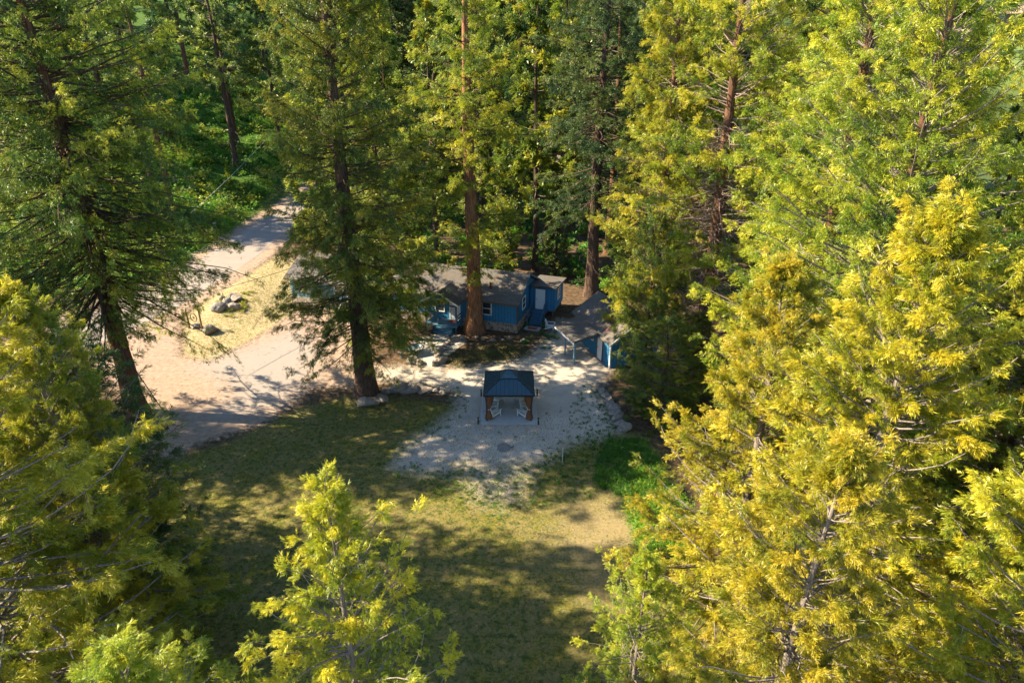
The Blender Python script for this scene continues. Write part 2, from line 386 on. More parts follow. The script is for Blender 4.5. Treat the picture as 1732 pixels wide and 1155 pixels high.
def trunk_mesh(name, H, r0, lean, wob, seed, nseg=26, k=14):
    rng = np.random.default_rng(seed); z = np.linspace(0, 1, nseg) ** 1.15 * H; z[0] = -.25
    ph = rng.uniform(0, 6, 3)
    c = trunk_at(z, H, lean, wob, ph)
    r = r0 * (1 - .93 * (z / H)) ** .85 * (1 + .55 * np.exp(-np.clip(z, 0, None) / (r0 * 1.3)))
    a = np.arange(k) * 2 * math.pi / k
    rib = 1 + .07 * np.sin(5 * a + ph[0])[None] + .05 * rng.standard_normal((nseg, k))
    V = np.stack([c[:, None, 0] + r[:, None] * rib * np.cos(a), c[:, None, 1] + r[:, None] * rib * np.sin(a), np.repeat(z[:, None], k, 1)], -1).reshape(-1, 3)
    i = np.arange(nseg - 1)[:, None] * k; j = np.arange(k)[None]; j2 = (j + 1) % k
    F = np.stack([i + j, i + j2, i + k + j2, i + k + j], -1).reshape(-1, 4)
    return np_mesh(name, V, F, smooth=True), ph
def trunk_at(z, H, lean, wob, ph):
    z = np.asarray(z, float); t = z / H
    return np.stack([lean[0] * z + wob * np.sin(t * 5 + ph[0]) * t, lean[1] * z + wob * np.sin(t * 4 + ph[1]) * t, z], -1)
PROF = {
    'spire':  lambda t: np.minimum(1 - t, .55),
    'cone':   lambda t: (1 - t) ** .78,
    'column': lambda t: np.clip(1.25 * (1 - t) ** .55 * (.62 + .5 * np.minimum(1, t * 3.5)), 0, 1),
    'cedar':  lambda t: np.clip((1 - t) ** .62 * (.75 + .35 * np.minimum(1, t * 4)), 0, 1),
    'pine':   lambda t: np.clip(np.sin(np.clip(t * .8 + .2, 0, 1) * math.pi) ** .7, .12, 1),
}
def make_tree_meshes(name, seed, H, r0, z0, Rm, prof='cedar', nb=240, ntw=12, nsp=8, size=.42, kind=spray_near, lean=(0, 0), wob=.25,
                     tint=(.5, .2), e_low=-18, e_top=38, curl=.5, twl=.9, bare=0.0, gap=.25, wood=True, ragged=.3, inner=.3, top_visible=0, droop=.35, zmax=None, dead=0):
    rng = np.random.default_rng(seed)
    tm, ph = trunk_mesh(name + '_trunk', H, r0, lean, wob, seed)
    t = np.sort(rng.uniform(0, 1, nb)) ** .92
    t[-8:] = np.linspace(.955, 1.0, 8)
    z = z0 + (H - z0) * t
    az = np.arange(nb) * 2.39996 + rng.normal(0, .5, nb)
    f1, f2, f3 = rng.uniform(0, 6, 3)
    lump = 1 + ragged * (.5 * np.sin(az * 2 + z * .55 + f1) + .5 * np.sin(az * 3 - z * .9 + f2)) + rng.normal(0, ragged * .35, nb)
    L = np.clip(Rm * PROF[prof](t) * np.clip(lump, .35, 1.45), .25, None)
    keep = (np.sin(az * 1.7 + z * .8 + f3) * .5 + .5 + rng.normal(0, .15, nb)) > gap
    keep[-12:] = True
    z, az, L, t = z[keep], az[keep], L[keep], t[keep]; nb = len(z)
    e0 = np.radians(e_low + (e_top - e_low) * t ** 1.3 + rng.normal(0, 9, nb)); cu = curl * rng.uniform(.5, 1.3, nb)
    base = trunk_at(z, H, lean, wob, ph)
    out = np.stack([np.cos(az), np.sin(az), 0 * az], -1)
    side = np.stack([-np.sin(az), np.cos(az), 0 * az], -1)
    bend = rng.normal(0, .34, nb)
    def bpt(i, s):
        """points on branch i at parameter s (arrays)"""
        l = L[i][..., None]; s_ = s[..., None]
        zz = (np.tan(e0[i])[..., None] * s_ + cu[i][..., None] * s_ ** 2 * (1 - .25 * s_)) * l
        return base[i] + out[i] * l * s_ + side[i] * (bend[i][..., None] * s_ ** 2 * l) + np.array([0, 0, 1.]) * zz
    # twigs
    cnt = np.maximum(3, (ntw * np.clip(L / Rm, .2, 1.3) * rng.uniform(.6, 1.3, nb))).astype(int)
    bi = np.repeat(np.arange(nb), cnt); n = len(bi)
    s = np.clip(inner + (1.03 - inner) * rng.uniform(0, 1, n) ** .75, 0, 1.05)
    P0 = bpt(bi, s); dirb = norm(bpt(bi, s + .03) - P0)
    sg = rng.choice([-1, 1], n)
    td = norm(dirb * rng.uniform(.25, 1.0, (n, 1)) + side[bi] * (sg * rng.uniform(.2, 1.0, n))[:, None] * (1.15 - s[:, None] * .6) + np.array([0, 0, 1.]) * rng.uniform(-.55, .45, (n, 1)))
    tl = twl * rng.uniform(.5, 1.25, n) * np.clip(1.3 - .75 * s, .4, 1.2) * np.clip(L[bi] / Rm + .35, .4, 1.1)
    bare_b = rng.uniform(0, 1, nb) < bare
    live = ~bare_b[bi]
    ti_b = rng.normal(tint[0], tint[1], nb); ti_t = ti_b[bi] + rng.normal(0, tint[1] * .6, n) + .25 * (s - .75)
    lb = np.nonzero(live)[0]
    si = np.repeat(lb, nsp); u = rng.uniform(.1, 1.0, len(si))
    sp = P0[si] + td[si] * (tl[si] * u)[:, None] + np.array([0, 0, -1.]) * (droop * .4 * tl[si] * u ** 2)[:, None] + rng.normal(0, .07 * twl, (len(si), 3))
    sdv = norm(td[si] * .9 + rng.normal(0, .55, (len(si), 3)) + out[bi[si]] * .35 + np.array([0, 0, -droop]))
    sz = size * rng.uniform(.65, 1.35, len(si))
    if zmax is not None:
        k_ = sp[:, 2] < zmax; sp, sdv, sz, si = sp[k_], sdv[k_], sz[k_], si[k_]
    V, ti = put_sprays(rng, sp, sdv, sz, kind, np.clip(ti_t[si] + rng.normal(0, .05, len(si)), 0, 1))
    F = np.arange(len(V)).reshape(-1, 4)
    crown = np_mesh(name + '_crown', V, F, {'tint': ('FLOAT', ti)})
    limbs = None
    if wood:
        S = 7; ii = np.repeat(np.arange(nb)[:, None], S, 1); s_ = np.repeat(np.linspace(0, .97, S)[None], nb, 0)
        C = bpt(ii, s_); C[:, 1:-1] += np.cumsum(rng.normal(0, .028, C[:, 1:-1].shape), 1) * L[:, None, None] * .45
        rb = np.clip(.010 * L + .003, .009, .08)[:, None] * (1 - .8 * np.linspace(0, 1, S))[None] + .006
        V1, F1 = tubes(C, rb, 5)
        m_ = rng.uniform(0, 1, n) < (.45 if kind is spray_near else .3)
        tc = np.stack([P0, P0 + td * tl[:, None] * .5 + [0, 0, .02], P0 + td * tl[:, None] * .9 + np.array([0, 0, -1.]) * (droop * .3 * tl)[:, None]], 1)[m_]
        V2, F2 = tubes(tc, np.repeat(np.array([[.016, .010, .004]]), len(tc), 0) * (1 if kind is spray_near else 1.7), 3)
        Vs, Fs = [V1, V2], [F1, F2 + len(V1)]
        if dead:      # bare, twiggy dead branches low on the trunk
            nd = dead; zd = rng.uniform(1.5, H * .62, nd); ad = rng.uniform(0, 6.28, nd); Ld = rng.uniform(.9, 3.0, nd)
            o_ = np.stack([np.cos(ad), np.sin(ad), rng.uniform(-.5, .3, nd)], -1); S2 = 6; q = np.linspace(0, 1, S2)
            C2 = trunk_at(zd, H, lean, wob, ph)[:, None] + o_[:, None] * (Ld[:, None] * q)[..., None] + np.cumsum(rng.normal(0, .10, (nd, S2, 3)), 1)
            V3, F3 = tubes(C2, np.repeat(np.linspace(.035, .007, S2)[None], nd, 0), 4)
            st = C2[np.repeat(np.arange(nd), 4), np.tile([2, 3, 4, 4], nd)]; dd = norm(np.repeat(o_, 4, 0) + rng.normal(0, .8, (nd * 4, 3)))
            C3 = st[:, None] + dd[:, None] * (rng.uniform(.3, 1.0, nd * 4)[:, None] * np.linspace(0, 1, 4))[..., None] + np.cumsum(rng.normal(0, .05, (nd * 4, 4, 3)), 1)
            V4, F4 = tubes(C3, np.repeat(np.linspace(.016, .005, 4)[None], nd * 4, 0), 3)
            o1 = len(V1) + len(V2); Vs += [V3, V4]; Fs += [F3 + o1, F4 + o1 + len(V3)]
        limbs = np_mesh(name + '_branches', np.concatenate(Vs), np.concatenate(Fs))
    return tm, crown, limbs
def tree(meshes, name, loc, label, leaf, bark='bark_red', limb='bark_grey', rz=0.0, sc_=1.0, group=None, cat='tree'):
    z = float(terr(loc[0], loc[1])) if len(loc) < 3 else loc[2]
    r = empty(name, (loc[0], loc[1], z), rz, (sc_, sc_, sc_) if not hasattr(sc_, '__len__') else sc_)
    tag(r, label, cat, group)
    for part, me, mt in (('trunk', meshes[0], bark), ('crown', meshes[1], leaf), ('branches', meshes[2], limb)):
        if me is None: continue
        if not me.materials: me.materials.append(M[mt])
        o = link(part, me, r)
        o.material_slots[0].link = 'OBJECT'; o.material_slots[0].material = M[mt]
    return r
# ------------------------------------------------------------------ building materials
def siding(name, a, b):
    t = NT(name); c = t.coord('Object')
    sx = t.n('SeparateXYZ'); t.l(c, sx.inputs[0])
    h = t.math('ADD', sx.outputs[0], sx.outputs[1])
    fr = t.math('FRACT', t.math('MULTIPLY', h, 3.3)); groove = t.math('LESS_THAN', fr, .12)
    idn = t.n('TexWhiteNoise', noise_dimensions='1D'); t.l(t.math('FLOOR', t.math('MULTIPLY', h, 3.3)), idn.inputs['W'])
    n = t.noise(c, 3, 4); n2 = t.noise(t.coord('Object', (8, 8, .6)), 2, 3)
    col = t.mix(n, a, b); col = t.mix(t.math('MULTIPLY', idn.outputs[0], .3), col, tuple(x * .72 for x in a))
    col = t.mix(t.ramp(n2, [(.55, 0), (.8, .35)]), col, (.28, .33, .36))
    col = t.mix(t.math('MULTIPLY', groove, .6), col, tuple(x * .3 for x in a))
    return t.bsdf(col, .75, t.bump(t.math('SUBTRACT', 1.0, groove), .7, .03), .25)
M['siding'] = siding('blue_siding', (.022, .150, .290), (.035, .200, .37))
M['siding_pale'] = siding('pale_blue_siding', (.10, .23, .33), (.15, .30, .40))  # paler blue than the main cabin's boards
M['trim_blue'] = plain('dark_blue_trim', (.040, .115, .185), .6)
M['trim_brown'] = plain('brown_trim', (.11, .075, .055), .7)
M['white'] = plain('white_paint', (.62, .64, .64), .5, .06, 8)
M['offwhite'] = plain('aged_white_paint', (.5, .52, .53), .6, .1, 4)
M['black'] = plain('black_metal', (.022, .023, .025), .45, .2)
M['deck'] = plain('painted_blue_deck', (.10, .20, .27), .7, .3, 9)
M['red_mat'] = plain('red_mat', (.30, .075, .045), .95, .3, 20)
def shingle_mat(name, a, b):
    t = NT(name); c = t.coord('Object')
    br = t.n('TexBrick'); br.offset = .5; br.inputs['Scale'].default_value = 1
    mp = t.n('Mapping'); t.l(c, mp.inputs[0]); t.l(mp.outputs[0], br.inputs[0])
    br.inputs['Brick Width'].default_value = .33; br.inputs['Row Height'].default_value = .15; br.inputs['Mortar Size'].default_value = .012
    br.inputs['Color1'].default_value = (*a, 1); br.inputs['Color2'].default_value = (*b, 1); br.inputs['Mortar'].default_value = (*(x * .35 for x in a), 1)
    n = t.noise(c, 1.6, 5, .6); n2 = t.noise(c, 18, 3, .7)
    col = t.mix(t.ramp(n2, [(.3, 0), (.7, .5)]), br.outputs[0], tuple(x * 1.35 for x in b))
    col = t.mix(t.ramp(n, [(.46, 0), (.66, .6)]), col, (.15, .10, .06))
    return t.bsdf(col, .92, t.bump(t.math('ADD', br.outputs['Fac'], n2), -.35, .02), .1)
M['shingle'] = shingle_mat('roof_shingles', (.082, .080, .078), (.130, .124, .118))
M['shingle_tan'] = shingle_mat('far_tan_roof', (.42, .28, .20), (.52, .36, .27))
def stone_mat():
    t = NT('stone_masonry'); c = t.coord('Object')
    v = t.n('TexVoronoi'); v.inputs['Scale'].default_value = 3.6; t.l(c, v.inputs[0])
    e = t.n('TexVoronoi', feature='DISTANCE_TO_EDGE'); e.inputs['Scale'].default_value = 3.6; t.l(c, e.inputs[0])
    sx = t.n('SeparateColor'); t.l(v.outputs['Color'], sx.inputs[0])
    col = t.ramp(sx.outputs[0], [(0, (.14, .10, .075)), (.5, (.30, .23, .17)), (1, (.42, .36, .30))])
    g = t.ramp(e.outputs[0], [(.02, 0), (.09, 1)]); col = t.mix(g, (.38, .34, .29), col)
    return t.bsdf(col, .9, t.bump(g, .8, .05), .15)
M['stone'] = stone_mat()
def glass_mat():
    t = NT('window_glass'); n = t.noise(t.coord(), 1.5, 2)
    return t.bsdf(t.mix(n, (.012, .018, .022), (.045, .06, .07)), .08, None, .6)
M['glass'] = glass_mat()
def rock_mat(name, a, b, moss=.3):
    t = NT(name); c = t.coord('Object'); n = t.noise(c, 2.2, 6, .65); n2 = t.noise(c, 9, 4, .7)
    oi = t.n('ObjectInfo')
    col = t.mix(t.ramp(n, [(.35, 0), (.65, 1)]), a, b); col = t.mix(t.ramp(n2, [(.55, 0), (.7, moss)]), col, (.10, .12, .06))
    col = t.mix(t.math('MULTIPLY', oi.outputs['Random'], .45), col, (.34, .26, .19))
    return t.bsdf(col, .92, t.bump(t.math('ADD', n, n2), .8, .06), .15)
M['rock'] = rock_mat('granite_rock', (.12, .11, .10), (.32, .29, .26))
# ------------------------------------------------------------------ building helpers
def window(parent, o, ux, wd, ht, nrm, lattice=(1, 2), name='window'):
    """window flat on a wall: o = lower left corner, ux = unit vector along the wall, nrm = outwards"""
    o = Vector(o); ux = Vector(ux); nrm = Vector(nrm); uz = Vector((0, 0, 1))
    m = Matrix((( ux.x, nrm.x, 0, o.x), (ux.y, nrm.y, 0, o.y), (ux.z, nrm.z, 1, o.z), (0, 0, 0, 1)))
    f = MB(); t = .085
    f.box(-t, wd + t, 0, .07, -t, 0, m); f.box(-t, wd + t, 0, .06, ht, ht + t, m); f.box(-t, 0, 0, .06, .0, ht, m); f.box(wd, wd + t, 0, .06, 0, ht, m)
    for i in range(1, lattice[0]): f.box(wd * i / lattice[0] - .02, wd * i / lattice[0] + .02, .005, .045, 0, ht, m)
    for i in range(1, lattice[1]): f.box(0, wd, .008, .048, ht * i / lattice[1] - .028, ht * i / lattice[1] + .028, m)
    fr = f.build(name, M['white'], parent)
    g = MB(); g.box(.001, wd - .001, .001, .018, .001, ht - .001, m); g.build('pane', M['glass'], fr)
    return fr
def door(parent, o, ux, nrm, wd=.95, ht=2.05, mat='white', frame='trim_blue', panels=True):
    o = Vector(o); ux = Vector(ux); nrm = Vector(nrm)
    m = Matrix(((ux.x, nrm.x, 0, o.x), (ux.y, nrm.y, 0, o.y), (0, 0, 1, o.z), (0, 0, 0, 1)))
    f = MB(); f.box(-.12, 0, 0, .07, 0, ht + .12, m); f.box(wd, wd + .12, 0, .07, 0, ht + .12, m); f.box(0, wd, 0, .07, ht, ht + .12, m)
    f.build('door_frame', M[frame], parent)
    d = MB(); d.box(.004, wd - .004, .002, .045, .004, ht - .004, m)
    if panels:
        for a, b in ((.12, .95), (1.1, ht - .12)):
            for x in (.1, wd / 2 + .04): d.box(x, x + wd / 2 - .14, .045, .058, a, b, m)
    dd = d.build('door', M[mat], parent)
    h = MB(); h.box(.07, .13, .058, .11, .98, 1.06, m); h.build('handle', M['black'], dd)
def gable_prism_wall(mb, x0, x1, y0, y1, z0, ze, zr, axis='x'):
    """solid walls with gable ends; ridge runs along axis"""
    if axis == 'x':
        ym = (y0 + y1) / 2; prof = [(y0, z0), (y1, z0), (y1, ze), (ym, zr), (y0, ze)]
        A = [mb.bm.verts.new((x0, a, b)) for a, b in prof]; B = [mb.bm.verts.new((x1, a, b)) for a, b in prof]
    else:
        xm = (x0 + x1) / 2; prof = [(x0, z0), (x1, z0), (x1, ze), (xm, zr), (x0, ze)]
        A = [mb.bm.verts.new((a, y0, b)) for a, b in prof]; B = [mb.bm.verts.new((a, y1, b)) for a, b in prof]
    mb.bm.faces.new(A); mb.bm.faces.new(B[::-1]); k = 5
    for i in range(k): mb.bm.faces.new((A[i], B[i], B[(i + 1) % k], A[(i + 1) % k]))
def gable_roof(parent, x0, x1, y0, y1, ze, zr, axis='x', th=.14, mat='shingle', name='roof'):
    """two sloping slabs meeting in a ridge, built as one shape"""
    mb = MB()
    if axis == 'x':
        ym = (y0 + y1) / 2; P = [(y0, ze), (ym, zr), (y1, ze), (y1, ze - th), (ym, zr - th), (y0, ze - th)]
        A = [mb.bm.verts.new((x0, a, b)) for a, b in P]; B = [mb.bm.verts.new((x1, a, b)) for a, b in P]
    else:
        xm = (x0 + x1) / 2; P = [(x0, ze), (xm, zr), (x1, ze), (x1, ze - th), (xm, zr - th), (x0, ze - th)]
        A = [mb.bm.verts.new((a, y0, b)) for a, b in P]; B = [mb.bm.verts.new((a, y1, b)) for a, b in P]
    mb.bm.faces.new((A[0], A[1], A[4], A[5])); mb.bm.faces.new((A[1], A[2], A[3], A[4]))
    mb.bm.faces.new((B[0], B[1], B[4], B[5])); mb.bm.faces.new((B[1], B[2], B[3], B[4]))
    for i in range(6): mb.bm.faces.new((A[i], B[i], B[(i + 1) % 6], A[(i + 1) % 6]))
    return mb.build(name, M[mat], parent)
def steps(parent, x0, x1, y_top, z_top, n, run=.28, direction=-1, mat='trim_blue', name='steps'):
    mb = MB(); rise = z_top / n
    for i in range(n):
        ya = y_top + direction * run * i; yb = ya + direction * (run + .02)
        z = z_top - rise * (i + 1) + (0 if i else 0)
        mb.box(x0, x1, min(ya, yb), max(ya, yb), z - .05 + rise * 0, z + .0)
        mb.box(x0 + .04, x1 - .04, ya + direction * .01 - .015, ya + direction * .01 + .015, z + .002, z + rise - .052)
    for x in (x0 - .05, x1):
        mb.poly([(x, y_top, z_top - .05), (x, y_top, z_top - .35), (x, y_top + direction * run * n, -.05), (x, y_top + direction * run * n, rise * .6)], None)
        mb.poly([(x + .05, y_top, z_top - .05), (x + .05, y_top, z_top - .35), (x + .05, y_top + direction * run * n, -.05), (x + .05, y_top + direction * run * n, rise * .6)], None)
    return mb.build(name, M[mat], parent)
# ------------------------------------------------------------------ main cabin (local x runs along the front wall to the right, y to the back)
TH = R(-17.7)
cabin = empty('cabin', (.45, 58.5, 0), TH)
tag(cabin, 'main blue cabin with brown shingle roof and stone base behind the reddish big trunk', 'cabin')
D, ZE, ZR, ZF = 6.4, 3.05, 4.75, .85
m = MB(); gable_prism_wall(m, -13.5, 0, 0, D, ZF, ZE, ZR - .12); m.build('wall', M['siding'], cabin)
m = MB(); m.box(-13.55, .06, -.08, D + .06, -.3, ZF); m.build('foundation', M['stone'], cabin, bevel=.03)
rf = gable_roof(cabin, -13.9, .35, -.5, D + .5, ZE - .02, ZR + .12)
m = MB()
for s_ in (-1, 1):      # barge boards
    m.bar((.36, D / 2, ZR + .02), (.36, D / 2 + s_ * (D / 2 + .5), ZE - .12), .04, .16)
m.build('barge_board', M['trim_blue'], cabin)
m = MB(); m.box(-13.9, .33, -.53, -.502, ZE - .17, ZE - .03); m.build('fascia', M['trim_brown'], cabin)
m = MB(); m.box(-.02, .08, -.09, .03, ZF, ZE - .1); m.build('corner_board', M['trim_brown'], cabin)
m = MB(); m.tube([(-2.9, 1.0, 3.4), (-2.9, 1.0, 4.25)], .1, 10); m.tube([(-2.9, 1.0, 4.25), (-2.9, 1.0, 4.36)], [.17, .12], 10)
m.build('vent_pipe', M['bark_red'], rf)
window(cabin, (-3.35, 0, 1.55), (1, 0, 0), .8, 1.15, (0, -1, 0))
window(cabin, (0, 1.75, 1.7), (0, 1, 0), .9, 1.05, (1, 0, 0))
# porch with its own gable in front of the left half of the front wall
pc = empty('porch', (0, 0, 0)); pc.parent = cabin
P0, P1, PY, PF = -8.55, -5.35, -1.75, .62
m = MB(); m.box(P0, P1, PY, -.085, PF - .14, PF)
for x in (P0 + .1, P1 - .22):
    for y in (PY + .1, -.4): m.box(x, x + .12, y, y + .12, -.2, PF - .14)
m.build('deck', M['deck'], pc)
gable_roof(pc, P0 - .3, P1 + .3, PY - .35, 1.6, 2.95, 3.98, 'y', .12)
m = MB()
for s_ in (-1, 1):
    xm = (P0 + P1) / 2; m.bar((xm, PY - .37, 3.93), (xm + s_ * 1.95, PY - .37, 2.86), .04, .14)
m.build('barge_board', M['white'], pc)
m = MB()   # gable front with two small lights
xm = (P0 + P1) / 2
m.box(P0, P1, PY + .02, PY + .10, 2.55, 2.70); m.box(xm - .06, xm + .06, PY + .02, PY + .10, 2.70, 3.70)
m.box(xm - .9, xm - .8, PY + .02, PY + .1, 2.70, 3.30); m.box(xm + .8, xm + .9, PY + .02, PY + .1, 2.70, 3.30)
m.build('gable_frame', M['trim_blue'], pc)
m = MB(); m.box(P0 + .03, P1 - .03, -.14, -.082, PF, 2.85); m.build('porch_wall', M['siding'], pc)
for x in (P0, P1 - .13, P0 + 1.25):
    m = MB(); m.box(x, x + .13, PY, PY + .13, PF, 2.55); m.build('post', M['trim_blue'], pc)
window(pc, (P0 + .42, -.14, 1.35), (1, 0, 0), .85, 1.1, (0, -1, 0))
door(pc, (P1 - 1.25, -.14, PF), (1, 0, 0), (0, -1, 0), .9, 1.95, 'offwhite', 'white')
for nm, x in (('railing', P1 - .09), ('railing', P0 + .02)):
    m = MB()
    for z in (PF + .35, PF + .6, PF + .92): m.box(x, x + .06, PY + .13, -.15, z - .05, z + .02)
    m.build(nm, M['trim_blue'], pc)
steps(pc, P0 + 1.0, P1 - .3, PY, PF, 3, .32)
m = MB(); m.box(P1 - 1.2, P1 - .35, -1.0, -.4, PF + .003, PF + .02); m.build('doormat', M['red_mat'], pc)
# back addition with the side door
ad = empty('side_wing', (0, 0, 0)); ad.parent = cabin
ax0, ax1, ay0, ay1 = .07, 2.55, 4.2, 7.6
m = MB()
A = [m.bm.verts.new(v) for v in ((ax0, ay0, ZF), (ax1, ay0, ZF), (ax1, ay1, ZF), (ax0, ay1, ZF), (ax0, ay0, 3.22), (ax1, ay0, 3.22), (ax1, ay1, 2.95), (ax0, ay1, 2.95))]
for f in ((0,3,2,1),(4,5,6,7),(0,1,5,4),(1,2,6,5),(2,3,7,6),(3,0,4,7)): m.bm.faces.new([A[i] for i in f])
m.build('wall', M['siding'], ad)
m = MB(); m.poly([(ax0 - .05, ay0 - .3, 3.40), (ax1 + .25, ay0 - .3, 3.40), (ax1 + .25, ay1 + .3, 3.07), (ax0 - .05, ay1 + .3, 3.07)], .14); m.build('roof', M['shingle'], ad)
m = MB()
for x in (ax0 + .1, ax1 - .25): 
    for y in (ay0 + .1, ay1 - .25): m.box(x, x + .14, y, y + .14, -.2, ZF)
m.box(ax0, ax1, ay0 + .04, ay0 + .1, ZF - .14, ZF - .003); m.box(ax1 - .1, ax1 - .04, ay0 + .1, ay1, ZF - .14, ZF - .003)
m.build('pier', M['trim_brown'], ad)
door(ad, (.62, ay0, ZF + .05), (1, 0, 0), (0, -1, 0), .98, 2.1)
window(ad, (ax1, 5.3, 1.75), (0, 1, 0), .8, 1.0, (1, 0, 0))
m = MB(); m.box(.4, 1.85, ay0 - .9, ay0 - .04, ZF - .1, ZF); m.build('landing', M['trim_blue'], ad)
steps(ad, .5, 1.75, ay0 - .9, ZF, 5, .24)
for x in (.42, 1.78):
    m = MB(); m.bar((x, ay0 - .1, ZF + .95), (x, ay0 - .95, ZF + .95), .06); m.bar((x, ay0 - .95, ZF + .95), (x, ay0 - 2.15, .85), .06)
    m.bar((x, ay0 - .1, ZF + .5), (x, ay0 - .95, ZF + .5), .05); m.bar((x, ay0 - .95, ZF + .5), (x, ay0 - 2.15, .45), .05)
    m.box(x - .04, x + .04, ay0 - .99, ay0 - .91, 0, ZF + .95); m.box(x - .04, x + .04, ay0 - 2.2, ay0 - 2.12, -.1, .9)
    m.build('railing', M['trim_blue'], ad)
def local(e, x, y, z=0): 
    c, s_ = math.cos(e.rotation_euler.z), math.sin(e.rotation_euler.z)
    return (e.location.x + x * c - y * s_, e.location.y + x * s_ + y * c, z)
mt_ = MB(); mt_.box(-.75, .75, -.45, .45, -.02, .05)
pad = mt_.build('paving_slab', M['trim_blue'], None, local(cabin, 1.15, 1.35, 0)); pad.rotation_euler.z = TH
pad.data.materials[0] = plain('slab_grey', (.30, .31, .31), .9); tag(pad, 'flat concrete slab at the foot of the side door steps', 'slab')
mt_ = MB(); mt_.box(-.45, .45, -.28, .28, .052, .07); dm = mt_.build('doormat', M['red_mat'], None, local(cabin, 1.15, 1.35, 0)); dm.rotation_euler.z = TH
tag(dm, 'red doormat on the slab below the side door steps', 'doormat')
# left cabin in the same row
lc = empty('cabin', local(cabin, -24.4, 0), TH)
tag(lc, 'left blue cabin with sunlit siding half hidden behind the tall cedar', 'cabin')
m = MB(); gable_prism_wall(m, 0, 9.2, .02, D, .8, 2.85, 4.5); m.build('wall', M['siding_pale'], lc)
m = MB(); m.box(-.06, 9.26, -.08, D + .06, -.3, .8); m.build('foundation', M['stone'], lc, bevel=.03)
gable_roof(lc, -.4, 9.6, -.5, D + .5, 2.9, 4.65)
window(lc, (1.1, .02, 1.5), (1, 0, 0), .9, 1.0, (0, -1, 0)); window(lc, (5.2, .02, 1.5), (1, 0, 0), .9, 1.0, (0, -1, 0))
door(lc, (7.3, .02, .85), (1, 0, 0), (0, -1, 0), .92, 1.9)
m = MB(); m.box(6.9, 8.7, -1.5, -.085, .68, .8)
for x in (6.95, 8.55):
    for y in (-1.45, -.3): m.box(x, x + .1, y, y + .1, -.2, .68)
m.build('deck', M['deck'], lc)
steps(lc, 7.1, 8.5, -1.5, .8, 4, .3, -1, 'deck')
for x in (6.93, 8.63):
    m = MB(); m.bar((x, -.2, 1.7), (x, -1.5, 1.7), .07); m.bar((x, -1.5, 1.7), (x, -2.7, .95), .07); m.bar((x, -.2, 1.3), (x, -1.5, 1.3), .05); m.bar((x, -1.5, 1.3), (x, -2.7, .55), .05)
    m.box(x - .04, x + .04, -1.54, -1.46, .8, 1.7); m.box(x - .04, x + .04, -2.74, -2.66, -.1, 1.0); m.build('railing', M['white'], lc)
# ------------------------------------------------------------------ shed with lean-to on the right (local y runs along the long wall to the back)
shed = empty('shed', (8.25, 51.3, 0), R(20))
tag(shed, 'low blue shed with shingle roof and post lean-to at the right edge of the yard', 'shed')
SL, SW = 6.8, 4.6
m = MB(); gable_prism_wall(m, 0, SW, 0, SL, -.1, 2.35, 3.95, 'y'); m.build('wall', M['siding'], shed)
gable_roof(shed, -.35, SW + .35, -.45, SL + .35, 2.42, 4.12, 'y', .13)
m = MB()
for s_ in (-1, 1): m.bar((SW / 2, -.47, 4.03), (SW / 2 + s_ * (SW / 2 + .35), -.47, 2.34), .04, .16)
m.build('barge_board', M['white'], shed)
m = MB(); m.box(-.04, .08, -.04, .08, 0, 2.3); m.build('corner_board', M['white'], shed)
door(shed, (0, 2.3, .03), (0, -1, 0), (-1, 0, 0), .9, 1.95, 'white', 'trim_brown', False)
window(shed, (0, 3.9, 1.25), (0, -1, 0), .7, .7, (-1, 0, 0), (1, 1))
lt = empty('lean_to', (0, 0, 0)); lt.parent = shed
m = MB(); m.poly([(-.36, 1.6, 2.52), (-2.75, 1.35, 2.25), (-2.9, 5.2, 2.25), (-.36, 5.6, 2.52)], .12); m.build('roof', M['shingle'], lt)
m = MB(); m.bar((-2.75, 1.4, 2.10), (-2.88, 5.15, 2.10), .06, .16); m.build('fascia', M['offwhite'], lt)
m = MB(); m.bar((-2.5, 1.6, 2.04), (-2.6, 5.0, 2.04), .1, .12); m.bar((-2.5, 1.75, 2.06), (-.1, 1.75, 2.28), .08, .1); m.build('beam', M['trim_blue'], lt)
for y in (1.75, 3.6):
    m = MB(); m.box(-2.56, -2.45, y - .055, y + .055, -.1, 1.98); m.build('post', M['siding_pale'], lt)
m = MB(); m.bar((-.33, 1.62, 2.535), (-.33, 5.6, 2.535), .12, .05); m.bar((.1, 1.52, 2.72), (1.0, 1.48, 3.32), .10, .05); m.build('flashing', plain('rusty_flashing', (.36, .10, .05), .7), lt)
# ------------------------------------------------------------------ gazebo
GX, GY = -.22, 44.6
t = NT('slab_concrete'); c = t.coord(); n = t.noise(c, 3, 5); slabm = t.bsdf(t.mix(n, (.34, .35, .35), (.45, .45, .44)), .85, t.bump(t.noise(c, 30, 3), .2, .01), .2)
m = MB(); m.box(GX - 2.1, GX + 2.1, 42.5, 46.7, -.12, .07); o = m.build('concrete_slab', slabm, None, bevel=.02)
tag(o, 'square pale concrete slab under the gazebo', 'slab')
gz = empty('gazebo', (GX, GY, .07)); tag(gz, 'small metal roofed gazebo with brown curtains on a concrete slab', 'gazebo')
def metal_roof_mat():
    t = NT('standing_seam_metal'); c = t.coord(); sx = t.n('SeparateXYZ'); t.l(c, sx.inputs[0])
    n = t.noise(c, 4, 4)
    return t.bsdf(t.mix(n, (.026, .066, .088), (.045, .098, .125)), .42, None, .45, .35)  # the sky's blue sheen is put into the metal's base colour
M['metal_roof'] = metal_roof_mat()
M['gz_brown'] = plain('gazebo_brown_metal', (.075, .045, .033), .5, .2, 9)
